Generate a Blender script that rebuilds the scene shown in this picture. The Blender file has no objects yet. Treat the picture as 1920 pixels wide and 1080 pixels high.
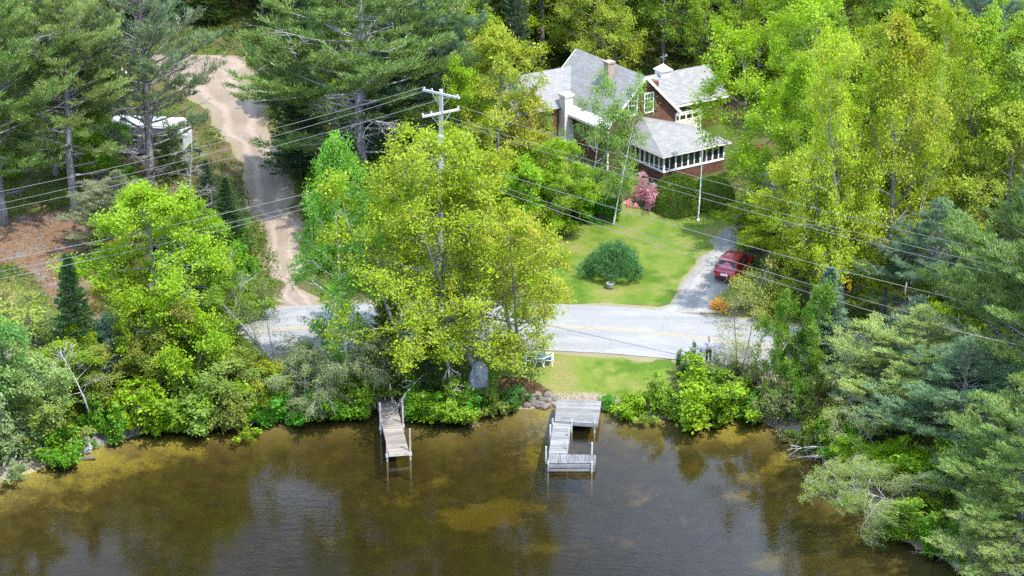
import bpy, bmesh, math
import numpy as np
from mathutils import Vector, Matrix, Quaternion

SC = bpy.context.scene
COL = SC.collection
rng = np.random.default_rng(7)
R = math.radians

# ------------------------------------------------------------------ camera model
HC, PITCH, FPX = 55.0, R(22.4), 3733.0
SP, CP = math.sin(PITCH), math.cos(PITCH)

def ray(px, py):
    u = (px - 960.0) / FPX; v = (py - 540.0) / FPX
    return np.array([u, CP - v * SP, -SP - v * CP])

def P(px, py, z=0.0):
    """world point at height z seen at a photo pixel"""
    d = ray(px, py); t = (z - HC) / d[2]
    return np.array([d[0] * t, d[1] * t, z])

def proj(x, y, z):
    q = HC - z; dep = y * CP + q * SP
    return 960 + FPX * x / dep, 540 + FPX * (q * CP - y * SP) / dep, dep

def z_at(x, y, py):
    """height above the point (x, y) that shows at photo row py"""
    v = (py - 540.0) / FPX
    return HC - y * (v * CP + SP) / (CP - v * SP)

# ------------------------------------------------------------------ terrain
shore_px = [(-700, 1150), (-300, 1010), (-120, 945), (0, 903), (60, 884), (140, 852), (250, 815), (330, 802), (420, 795), (500, 790),
            (560, 776), (640, 772), (700, 767), (760, 775), (830, 788), (900, 768), (985, 766), (1040, 758), (1130, 763),
            (1180, 778), (1260, 784), (1330, 788), (1400, 778), (1440, 792), (1500, 818), (1560, 852), (1595, 900),
            (1640, 960), (1700, 1015), (1790, 1055), (1850, 1085), (1960, 1150), (2150, 1260)]
SHORE = np.array([P(a, b, 0)[:2] for a, b in shore_px])
LAKE = np.vstack([SHORE, [[60, -200], [-90, -200]]])

def in_poly(pts, poly):
    x, y = pts[:, 0], pts[:, 1]; ins = np.zeros(len(pts), bool); n = len(poly); j = n - 1
    for i in range(n):
        xi, yi = poly[i]; xj, yj = poly[j]
        c = ((yi > y) != (yj > y)) & (x < (xj - xi) * (y - yi) / (yj - yi + 1e-12) + xi)
        ins ^= c; j = i
    return ins

def seg_dist(pts, line):
    best = np.full(len(pts), 1e9)
    for a, b in zip(line[:-1], line[1:]):
        ab = b - a; t = np.clip(((pts - a) @ ab) / (ab @ ab + 1e-12), 0, 1)
        best = np.minimum(best, np.hypot(*(pts - (a + t[:, None] * ab)).T))
    return best

def sdist(pts):
    d = seg_dist(pts, LAKE[np.r_[0:len(LAKE), 0]])
    return np.where(in_poly(pts, LAKE), -d, d)

_D = [-200, -60, -25, -10, -4, -1.5, 0, 0.8, 2.5, 5, 17, 40, 110, 400]
_Z = [-8, -5, -2.9, -2.0, -1.15, -0.42, 0, 0.55, 1.2, 1.65, 1.75, 3.1, 7.6, 30]

def gz(pts):
    pts = np.atleast_2d(np.asarray(pts, float))[:, :2]
    d = sdist(pts)
    z = np.interp(d, _D, _Z)
    w = np.clip((d - 18) / 8, 0, 1)
    x, y = pts.T
    z = z + w * (0.16 * np.sin(x * .31 + 1.3) * np.cos(y * .27) + .07 * np.sin(x * .9 + y * .7))
    s = np.clip(1 - np.abs(d) / 2.0, 0, 1)
    z = z + s * .10 * (np.sin(x * 2.3) * np.cos(y * 1.9) + .5 * np.sin(x * 4.1 + y * 3.3))
    return z

def gz1(x, y):
    return float(gz([[x, y]])[0])

def G(px, py):
    z = 1.7
    for _ in range(14):
        p = P(px, py, z); z = .5 * z + .5 * gz1(p[0], p[1])
    p = P(px, py, z); p[2] = gz1(p[0], p[1]); return p

def Gpoly(l):
    return np.array([G(a, b)[:2] for a, b in l])

# ------------------------------------------------------------------ node helpers
def newmat(name):
    m = bpy.data.materials.new(name); m.use_nodes = True
    nt = m.node_tree; nt.nodes.clear()
    out = nt.nodes.new('ShaderNodeOutputMaterial')
    return m, nt, out

class NT:
    def __init__(s, name):
        s.m, s.nt, s.out = newmat(name)
    def n(s, t, **k):
        nd = s.nt.nodes.new('ShaderNode' + t)
        for a, b in k.items():
            if a.startswith('i_'):
                nd.inputs[a[2:].replace('_', ' ')].default_value = b
            else:
                setattr(nd, a, b)
        return nd
    def l(s, a, b):
        s.nt.links.new(a, b)
    def noise(s, scale, detail=4, rough=.55, vec=None):
        nd = s.n('TexNoise'); nd.inputs['Scale'].default_value = scale
        nd.inputs['Detail'].default_value = detail; nd.inputs['Roughness'].default_value = rough
        if vec is not None: s.l(vec, nd.inputs['Vector'])
        return nd.outputs['Fac']
    def ramp(s, fac, stops):
        nd = s.n('ValToRGB'); e = nd.color_ramp.elements
        while len(e) < len(stops): e.new(.5)
        for el, (p, c) in zip(e, stops):
            el.position = p; el.color = (*c, 1) if len(c) == 3 else c
        s.l(fac, nd.inputs['Fac']); return nd.outputs['Color']
    def mix(s, fac, a, b, mode='MIX'):
        nd = s.n('MixRGB'); nd.blend_type = mode
        for sock, v in ((nd.inputs['Fac'], fac), (nd.inputs['Color1'], a), (nd.inputs['Color2'], b)):
            if isinstance(v, (int, float)): sock.default_value = v
            elif isinstance(v, tuple): sock.default_value = (*v, 1) if len(v) == 3 else v
            else: s.l(v, sock)
        return nd.outputs['Color']
    def math(s, op, a, b=None, clamp=False):
        nd = s.n('Math'); nd.operation = op; nd.use_clamp = clamp
        for i, v in enumerate((a, b)):
            if v is None: continue
            if isinstance(v, (int, float)): nd.inputs[i].default_value = v
            else: s.l(v, nd.inputs[i])
        return nd.outputs[0]
    def maprange(s, v, a, b, c=0, d=1):
        nd = s.n('MapRange'); s.l(v, nd.inputs['Value'])
        for k, x in zip(('From Min', 'From Max', 'To Min', 'To Max'), (a, b, c, d)): nd.inputs[k].default_value = x
        return nd.outputs['Result']
    def mapping(s, vec, scale, rot=(0, 0, 0)):
        nd = s.n('Mapping'); s.l(vec, nd.inputs['Vector']); nd.inputs['Scale'].default_value = scale
        nd.inputs['Rotation'].default_value = rot; return nd.outputs['Vector']
    def principled(s, color, rough=.7, metal=0, bump=None, bstr=.3, bdist=.02, spec=.3, **k):
        b = s.n('BsdfPrincipled')
        if isinstance(color, tuple): b.inputs['Base Color'].default_value = (*color, 1)
        else: s.l(color, b.inputs['Base Color'])
        if isinstance(rough, (int, float)): b.inputs['Roughness'].default_value = rough
        else: s.l(rough, b.inputs['Roughness'])
        b.inputs['Metallic'].default_value = metal
        b.inputs['Specular IOR Level'].default_value = spec
        for a, v in k.items(): b.inputs[a].default_value = v
        if bump is not None:
            bn = s.n('Bump'); bn.inputs['Strength'].default_value = bstr; bn.inputs['Distance'].default_value = bdist
            s.l(bump, bn.inputs['Height']); s.l(bn.outputs['Normal'], b.inputs['Normal'])
        s.l(b.outputs['BSDF'], s.out.inputs['Surface']); return b

def simple(name, col, rough=.6, metal=0, var=.12, scale=6, spec=.3, coat=0):
    t = NT(name); g = t.n('TexCoord')
    n = t.noise(scale, 5, .6, g.outputs['Object'])
    lo = tuple(c * (1 - var) for c in col); hi = tuple(min(1, c * (1 + var)) for c in col)
    c = t.ramp(n, [(.3, lo), (.7, hi)])
    t.principled(c, rough, metal, bump=n, bstr=.1, spec=spec, **({'Coat Weight': coat} if coat else {}))
    return t.m

# ------------------------------------------------------------------ materials
def mat_leaf():
    t = NT('leaf'); oi = t.n('ObjectInfo'); ge = t.n('NewGeometry'); tc = t.n('TexCoord')
    rp = ge.outputs['Random Per Island']
    nz = t.noise(.55, 3, .6, tc.outputs['Object'])
    blush = t.math('MULTIPLY', oi.outputs['Alpha'], t.maprange(nz, .36, .62))
    blush = t.math('MULTIPLY', blush, t.maprange(rp, 0, .6, .35, 1))
    col = t.mix(blush, oi.outputs['Color'], (.42, .31, .05))
    hs = t.n('HueSaturation'); t.l(col, hs.inputs['Color'])
    r2 = t.math('FRACT', t.math('MULTIPLY', rp, 37.7))
    t.l(t.maprange(r2, 0, 1, .480, .520), hs.inputs['Hue'])
    t.l(t.maprange(rp, 0, 1, .72, 1.28), hs.inputs['Value'])
    hs.inputs['Saturation'].default_value = 1.06
    d = t.n('BsdfDiffuse'); t.l(hs.outputs['Color'], d.inputs['Color'])
    tr = t.n('BsdfTranslucent'); t.l(t.mix(.5, hs.outputs['Color'], (1.35, 1.25, .55), 'MULTIPLY'), tr.inputs['Color'])
    m1 = t.n('MixShader'); m1.inputs[0].default_value = .48
    t.l(d.outputs[0], m1.inputs[1]); t.l(tr.outputs[0], m1.inputs[2])
    gl = t.n('BsdfGlossy'); gl.inputs['Roughness'].default_value = .55; gl.inputs['Color'].default_value = (1, 1, 1, 1)
    m2 = t.n('MixShader'); m2.inputs[0].default_value = .02
    t.l(m1.outputs[0], m2.inputs[1]); t.l(gl.outputs[0], m2.inputs[2])
    t.l(m2.outputs[0], t.out.inputs['Surface']); return t.m

def mat_needle():
    t = NT('needles'); oi = t.n('ObjectInfo'); ge = t.n('NewGeometry'); tc = t.n('TexCoord')
    rp = ge.outputs['Random Per Island']
    nz = t.noise(.6, 3, .6, tc.outputs['Object'])
    hs = t.n('HueSaturation'); t.l(oi.outputs['Color'], hs.inputs['Color'])
    t.l(t.maprange(nz, .3, .7, .478, .515), hs.inputs['Hue'])
    t.l(t.maprange(rp, 0, 1, .6, 1.35), hs.inputs['Value'])
    d = t.n('BsdfDiffuse'); t.l(hs.outputs['Color'], d.inputs['Color'])
    tr = t.n('BsdfTranslucent'); t.l(hs.outputs['Color'], tr.inputs['Color'])
    m1 = t.n('MixShader'); m1.inputs[0].default_value = .3
    t.l(d.outputs[0], m1.inputs[1]); t.l(tr.outputs[0], m1.inputs[2])
    gl = t.n('BsdfGlossy'); gl.inputs['Roughness'].default_value = .4
    m2 = t.n('MixShader'); m2.inputs[0].default_value = .015
    t.l(m1.outputs[0], m2.inputs[1]); t.l(gl.outputs[0], m2.inputs[2])
    t.l(m2.outputs[0], t.out.inputs['Surface']); return t.m

def mat_bark():
    t = NT('bark'); oi = t.n('ObjectInfo'); tc = t.n('TexCoord')
    v = t.mapping(tc.outputs['Object'], (7, 7, 1.6))
    n = t.noise(1.6, 6, .65, v)
    c = t.mix(t.maprange(n, .35, .68), t.mix(1, oi.outputs['Color'], (.35, .33, .32), 'MULTIPLY'), oi.outputs['Color'])
    # lichen blotches
    n2 = t.noise(1.3, 3, .5, tc.outputs['Object'])
    c = t.mix(t.maprange(n2, .58, .68, 0, .45), c, (.33, .34, .28))
    t.principled(c, .9, bump=n, bstr=.8, bdist=.05, spec=.1); return t.m

def mat_birch():
    t = NT('birch_bark'); oi = t.n('ObjectInfo'); tc = t.n('TexCoord')
    v = t.mapping(tc.outputs['Object'], (2.2, 2.2, 9))
    n = t.noise(1.5, 4, .6, v)
    c = t.mix(t.maprange(n, .60, .66), oi.outputs['Color'], (.07, .06, .05))
    n2 = t.noise(.8, 4, .6, tc.outputs['Object'])
    c = t.mix(t.maprange(n2, .52, .7, 0, .5), c, (.30, .25, .2))
    t.principled(c, .75, bump=n, bstr=.2, spec=.2); return t.m

M = {}
M['leaf'] = mat_leaf(); M['needle'] = mat_needle(); M['bark'] = mat_bark(); M['birch'] = mat_birch()

def mat_ground():
    t = NT('ground'); ge = t.n('NewGeometry'); at = t.n('Attribute'); at.attribute_name = 'mask'
    pos = ge.outputs['Position']
    sp = t.n('SeparateColor'); t.l(at.outputs['Color'], sp.inputs[0])
    xyz = t.n('SeparateXYZ'); t.l(pos, xyz.inputs[0])
    nb = t.noise(.18, 5, .6, pos); nm = t.noise(1.1, 6, .65, pos); nf = t.noise(9, 4, .7, pos); nff = t.noise(34, 3, .6, pos)
    nx = t.noise(.5, 6, .7, pos)
    # forest floor
    forest = t.ramp(nm, [(.28, (.045, .03, .018)), (.45, (.10, .065, .035)), (.6, (.06, .075, .018)), (.75, (.14, .10, .055))])
    forest = t.mix(t.maprange(nff, .3, .7, .25, .0), forest, (.2, .16, .1))
    forest = t.mix(t.maprange(nb, .45, .6), forest, t.ramp(nf, [(.3, (.035, .06, .012)), (.7, (.09, .13, .02))]))
    lawn = t.ramp(nx, [(.3, (.060, .118, .010)), (.48, (.095, .145, .017)), (.62, (.15, .165, .035)), (.75, (.21, .18, .07))])
    lawn = t.mix(t.maprange(nf, .3, .7, .0, .35), lawn, (.06, .13, .012))
    lawn = t.mix(t.maprange(nff, .35, .75, .0, .3), lawn, (.24, .24, .08))
    np2 = t.noise(.22, 4, .65, pos)
    lawn = t.mix(t.maprange(np2, .50, .60, 0, .85), lawn, t.ramp(nf, [(.3, (.12, .125, .03)), (.7, (.24, .20, .085))]))
    lawn = t.mix(t.maprange(np2, .47, .38, 0, .75), lawn, (.045, .10, .010))
    lf = t.math('ADD', t.math('MULTIPLY', nm, .7), t.math('MULTIPLY', nf, .3))
    litter = t.ramp(lf, [(.36, (.07, .045, .03)), (.48, (.17, .095, .052)), (.58, (.12, .095, .078)), (.7, (.23, .165, .11))])  # litter tones in broad patches; the dark ones also paint in ground shade
    litter = t.mix(t.maprange(nx, .52, .62, 0, .8), litter, (.15, .142, .135))
    sand = t.ramp(nf, [(.3, (.10, .08, .055)), (.5, (.21, .17, .12)), (.68, (.33, .28, .21))])
    def thr(m, k=.55):
        s_ = t.math('ADD', m, t.math('MULTIPLY', t.math('SUBTRACT', nx, .5), k))
        s_ = t.math('ADD', s_, t.math('MULTIPLY', t.math('SUBTRACT', nf, .5), .35))
        return t.maprange(s_, .38, .62)
    c = t.mix(thr(sp.outputs[0]), forest, lawn)
    c = t.mix(thr(sp.outputs[1], .9), c, litter)
    c = t.mix(thr(sp.outputs[2], .6), c, sand)
    # lake bed
    bed = t.ramp(nm, [(.3, (.045, .037, .016)), (.55, (.095, .078, .032)), (.75, (.17, .14, .055))])
    shallow = t.ramp(nf, [(.3, (.13, .105, .042)), (.6, (.23, .195, .085)), (.8, (.18, .155, .085))])
    bed = t.mix(t.maprange(t.math('ADD', xyz.outputs[2], t.math('MULTIPLY', t.math('SUBTRACT', nx, .5), .7)), -.85, -.2), bed, shallow)
    weed = t.ramp(nf, [(.3, (.14, .12, .03)), (.6, (.36, .32, .08))])
    wm = t.math('ADD', at.outputs['Alpha'], t.math('MULTIPLY', t.math('SUBTRACT', nx, .5), 2.0))
    wm = t.math('ADD', wm, t.math('MULTIPLY', t.math('SUBTRACT', nf, .5), .5))
    bed = t.mix(t.maprange(wm, .42, .76), bed, weed)
    c = t.mix(t.maprange(xyz.outputs[2], -.03, .06), bed, c)
    bmp = t.math('ADD', nf, t.math('MULTIPLY', nff, .5))
    t.principled(c, .95, bump=bmp, bstr=.6, bdist=.06, spec=.05); return t.m
M['ground'] = mat_ground()

def mat_asphalt():
    t = NT('asphalt'); ge = t.n('NewGeometry'); pos = ge.outputs['Position']
    n1 = t.noise(.35, 4, .6, pos); n2 = t.noise(60, 3, .6, pos); n3 = t.noise(3.0, 5, .7, pos)
    st = t.noise(.7, 4, .6, t.mapping(pos, (.12, 1.6, 1), (0, 0, R(4))))
    c = t.ramp(n1, [(.3, (.185, .182, .175)), (.7, (.25, .245, .234))])
    c = t.mix(t.maprange(st, .42, .62, 0, .6), c, (.155, .153, .15))
    c = t.mix(t.maprange(n3, .56, .68, 0, .35), c, (.30, .285, .26))
    c = t.mix(t.maprange(n2, .3, .7, .25, 0), c, (.36, .35, .34))
    vo = t.n('TexVoronoi'); vo.feature = 'DISTANCE_TO_EDGE'; vo.inputs['Scale'].default_value = .27
    wv = t.n('VectorMath'); wv.operation = 'ADD'; t.l(pos, wv.inputs[0])
    nc = t.n('TexNoise'); nc.inputs['Scale'].default_value = 1.2; t.l(pos, nc.inputs['Vector']); t.l(nc.outputs['Color'], wv.inputs[1])
    t.l(wv.outputs[0], vo.inputs['Vector'])
    crack = t.math('MULTIPLY', t.maprange(vo.outputs['Distance'], .004, .014, .5, 0), t.maprange(n3, .45, .6))
    c = t.mix(crack, c, (.09, .09, .09))
    t.principled(c, .9, bump=n2, bstr=.3, bdist=.01, spec=.2); return t.m
M['asphalt'] = mat_asphalt()

def mat_gravel(name, a, b, c2, tracks=True):
    t = NT(name); ge = t.n('NewGeometry'); pos = ge.outputs['Position']
    n1 = t.noise(.3, 5, .65, pos); n2 = t.noise(7, 5, .7, pos); n3 = t.noise(40, 3, .6, pos); n4 = t.noise(1.6, 5, .7, pos)
    c = t.ramp(n1, [(.3, a), (.7, b)])
    c = t.mix(t.maprange(n2, .4, .7, 0, .6), c, c2)
    c = t.mix(t.maprange(n3, .3, .7, .35, 0), c, tuple(x * .55 for x in a))
    at = t.n('Attribute'); at.attribute_name = 'mask'; sp = t.n('SeparateColor'); t.l(at.outputs['Color'], sp.inputs[0])
    if tracks:
        # weedy verge and the centre strip between the wheel tracks
        e = t.math('ADD', sp.outputs[0], t.math('MULTIPLY', t.math('SUBTRACT', n4, .5), 1.5))
        c = t.mix(t.maprange(e, .45, .8, 0, .75), c, t.ramp(n2, [(.3, (.12, .13, .045)), (.7, (.27, .21, .12))]))
        w = t.math('ADD', sp.outputs[1], t.math('MULTIPLY', t.math('SUBTRACT', n4, .5), .8))
        c = t.mix(t.maprange(w, .45, 1.0, 0, .4), c, tuple(min(1, x * 1.2) for x in b))
    t.principled(c, .95, bump=n2, bstr=.6, bdist=.05, spec=.05); return t.m
M['gravel_pink'] = mat_gravel('gravel_pink', (.20, .155, .116), (.305, .242, .187), (.13, .10, .074))
M['gravel_grey'] = mat_gravel('gravel_grey', (.22, .212, .195), (.31, .295, .27), (.15, .145, .13))
M['shoulder'] = mat_gravel('shoulder_sand', (.20, .165, .115), (.32, .27, .20), (.13, .125, .06))
M['concrete'] = simple('concrete', (.42, .42, .41), .85, var=.18, scale=1.2)

def mat_wood(name, base, dark, axis=0, scale=1.0, rough=.85):
    """weathered boards: grain along the local axis"""
    t = NT(name); tc = t.n('TexCoord'); ge = t.n('NewGeometry')
    s = [9, 9, 9]; s[axis] = .8
    n = t.noise(1.5 * scale, 6, .65, t.mapping(tc.outputs['Object'], tuple(s)))
    rp = ge.outputs['Random Per Island']
    c = t.ramp(n, [(.3, dark), (.62, base)])
    c = t.mix(1, c, t.ramp(rp, [(0, (.62, .62, .63)), (1, (1.0, 1.0, 1.0))]), 'MULTIPLY')
    n2 = t.noise(.9, 4, .6, tc.outputs['Object'])
    c = t.mix(t.maprange(n2, .5, .7, 0, .35), c, tuple(x * .55 for x in dark))
    t.principled(c, rough, bump=n, bstr=.4, bdist=.01, spec=.15); return t.m
M['deck_x'] = mat_wood('grey_boards_across', (.30, .292, .28), (.13, .125, .12), 0)
M['deck_y'] = mat_wood('grey_boards_along', (.25, .248, .24), (.10, .10, .098), 1)
M['deck_tan'] = mat_wood('tan_boards', (.32, .275, .235), (.17, .14, .115), 0)
M['post'] = mat_wood('post_wood', (.46, .40, .34), (.28, .23, .19), 2)
M['oldpost'] = mat_wood('old_pole_wood', (.55, .53, .50), (.33, .31, .29), 2)
M['white'] = simple('white_paint', (.78, .77, .74), .5, var=.05)
M['cream'] = simple('cream_paint', (.72, .66, .55), .6, var=.06)
M['metal'] = simple('galvanised', (.5, .5, .5), .4, metal=.7)
M['dark'] = simple('dark_plastic', (.02, .02, .022), .5)
M['rubber'] = simple('rubber', (.018, .018, .018), .85)
M['wire'] = simple('cable', (.17, .17, .165), .7)
M['wire_dark'] = simple('dark_cable', (.09, .09, .09), .5)

def mat_shingle_wall():
    t = NT('cedar_shingles'); tc = t.n('TexCoord'); ge = t.n('NewGeometry')
    # use a wall-plane coordinate: (x+y, z)
    sx = t.n('SeparateXYZ'); t.l(tc.outputs['Object'], sx.inputs[0])
    cb = t.n('CombineXYZ'); t.l(t.math('ADD', sx.outputs[0], sx.outputs[1]), cb.inputs[0]); t.l(sx.outputs[2], cb.inputs[1])
    b = t.n('TexBrick'); t.l(cb.outputs[0], b.inputs['Vector'])
    b.inputs['Color1'].default_value = (.105, .050, .034, 1); b.inputs['Color2'].default_value = (.165, .083, .058, 1)
    b.inputs['Mortar'].default_value = (.05, .022, .016, 1); b.inputs['Scale'].default_value = 1
    b.inputs['Brick Width'].default_value = .22; b.inputs['Row Height'].default_value = .19
    b.inputs['Mortar Size'].default_value = .016; b.inputs['Bias'].default_value = -.1
    n = t.noise(2.5, 5, .65, tc.outputs['Object'])
    c = t.mix(t.maprange(n, .4, .7, 0, .4), b.outputs['Color'], (.23, .12, .09))
    t.principled(c, .85, bump=b.outputs['Fac'], bstr=-.6, bdist=.02, spec=.1); return t.m
M['shingle'] = mat_shingle_wall()

def mat_roof(name, a, b_, row=.16):
    t = NT(name); tc = t.n('TexCoord')
    sx = t.n('SeparateXYZ'); t.l(tc.outputs['UV'], sx.inputs[0])
    b = t.n('TexBrick'); t.l(tc.outputs['UV'], b.inputs['Vector'])
    b.inputs['Color1'].default_value = (*a, 1); b.inputs['Color2'].default_value = (*b_, 1)
    b.inputs['Mortar'].default_value = (*tuple(x * .62 for x in a), 1); b.inputs['Scale'].default_value = 1
    b.inputs['Brick Width'].default_value = .42; b.inputs['Row Height'].default_value = row
    b.inputs['Mortar Size'].default_value = .012
    n = t.noise(1.2, 6, .7, tc.outputs['Object']); n2 = t.noise(.35, 3, .5, tc.outputs['Object'])
    c = t.mix(t.maprange(n, .35, .7, 0, .45), b.outputs['Color'], tuple(x * .72 for x in a))
    c = t.mix(t.maprange(n2, .5, .68, 0, .3), c, (.22, .215, .18))
    t.principled(c, .9, bump=b.outputs['Fac'], bstr=-.3, bdist=.01, spec=.15); return t.m
M['roof'] = mat_roof('asphalt_roof_shingles', (.20, .195, .185), (.275, .27, .255))
M['roof_light'] = mat_roof('pale_roof', (.20, .195, .19), (.25, .245, .235), .3)

def mat_glass():
    t = NT('window_glass'); tc = t.n('TexCoord')
    n = t.noise(1.5, 3, .5, tc.outputs['Object'])
    c = t.ramp(n, [(.35, (.012, .016, .018)), (.7, (.035, .042, .045))])
    t.principled(c, .06, spec=.6); return t.m
M['glass'] = mat_glass()

def mat_water():
    t = NT('lake_water'); ge = t.n('NewGeometry'); pos = ge.outputs['Position']
    v1 = t.mapping(pos, (.7, 2.4, 1), (0, 0, R(6))); v2 = t.mapping(pos, (1.7, 6.0, 1), (0, 0, R(-7)))
    n1 = t.noise(1.0, 3, .5, v1); n2 = t.noise(1.1, 3, .55, v2)
    pat = t.noise(.09, 3, .5, pos)
    amp = t.maprange(pat, .35, .65, .35, 1.0)
    h = t.math('ADD', t.math('MULTIPLY', n1, .6), t.math('MULTIPLY', n2, .4))
    h = t.math('MULTIPLY', h, amp)
    bn = t.n('Bump'); bn.inputs['Strength'].default_value = .5; bn.inputs['Distance'].default_value = .03; t.l(h, bn.inputs['Height'])
    gl = t.n('BsdfGlossy'); gl.inputs['Roughness'].default_value = .05; gl.inputs['Color'].default_value = (1, 1, 1, 1)
    t.l(bn.outputs['Normal'], gl.inputs['Normal'])
    tr = t.n('BsdfTransparent'); tr.inputs['Color'].default_value = (.93, .9, .82, 1)
    fr = t.n('Fresnel'); fr.inputs['IOR'].default_value = 1.333; t.l(bn.outputs['Normal'], fr.inputs['Normal'])
    df = t.n('BsdfDiffuse'); df.inputs['Color'].default_value = (.055, .045, .015, 1)   # light scattered back by the silty water itself
    tm = t.n('MixShader'); tm.inputs[0].default_value = .12; t.l(tr.outputs[0], tm.inputs[1]); t.l(df.outputs[0], tm.inputs[2])
    mx = t.n('MixShader'); t.l(fr.outputs[0], mx.inputs[0]); t.l(tm.outputs[0], mx.inputs[1]); t.l(gl.outputs[0], mx.inputs[2])
    t.l(mx.outputs[0], t.out.inputs['Surface'])
    va = t.n('VolumeAbsorption'); va.inputs['Color'].default_value = (.56, .50, .22, 1); va.inputs['Density'].default_value = .6
    t.l(va.outputs[0], t.out.inputs['Volume']); return t.m
M['water'] = mat_water()

# ------------------------------------------------------------------ mesh helpers
def mkmesh(name, V, Q=None, T=None, mat=None, smooth=False):
    V = np.asarray(V, np.float32).reshape(-1, 3)
    Q = np.zeros((0, 4), np.int32) if Q is None else np.asarray(Q, np.int32).reshape(-1, 4)
    T = np.zeros((0, 3), np.int32) if T is None else np.asarray(T, np.int32).reshape(-1, 3)
    me = bpy.data.meshes.new(name)
    me.vertices.add(len(V)); me.vertices.foreach_set('co', V.ravel())
    nl = Q.size + T.size; me.loops.add(nl)
    me.loops.foreach_set('vertex_index', np.concatenate([Q.ravel(), T.ravel()]))
    npoly = len(Q) + len(T); me.polygons.add(npoly)
    ls = np.concatenate([np.arange(len(Q)) * 4, Q.size + np.arange(len(T)) * 3]).astype(np.int32)
    me.polygons.foreach_set('loop_start', ls)
    me.polygons.foreach_set('use_smooth', np.full(npoly, bool(smooth)))
    me.update(calc_edges=True); me.validate()
    if mat: me.materials.append(mat)
    return me

def link(name, me, parent=None, color=None, loc=None, rot=None):
    o = bpy.data.objects.new(name, me); COL.objects.link(o)
    if parent is not None: o.parent = parent
    if color is not None: o.color = color
    if loc is not None: o.location = loc
    if rot is not None: o.rotation_euler = rot
    return o

def tag(o, label=None, cat=None, group=None, kind=None):
    if label: o['label'] = label
    if cat: o['category'] = cat
    if group: o['group'] = group
    if kind: o['kind'] = kind
    return o

def empty(name, loc, rz=0, label=None, cat=None, group=None):
    o = bpy.data.objects.new(name, None); COL.objects.link(o); o.empty_display_size = .3
    o.location = [float(c) for c in loc]; o.rotation_euler = (0, 0, rz)
    return tag(o, label, cat, group)

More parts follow.
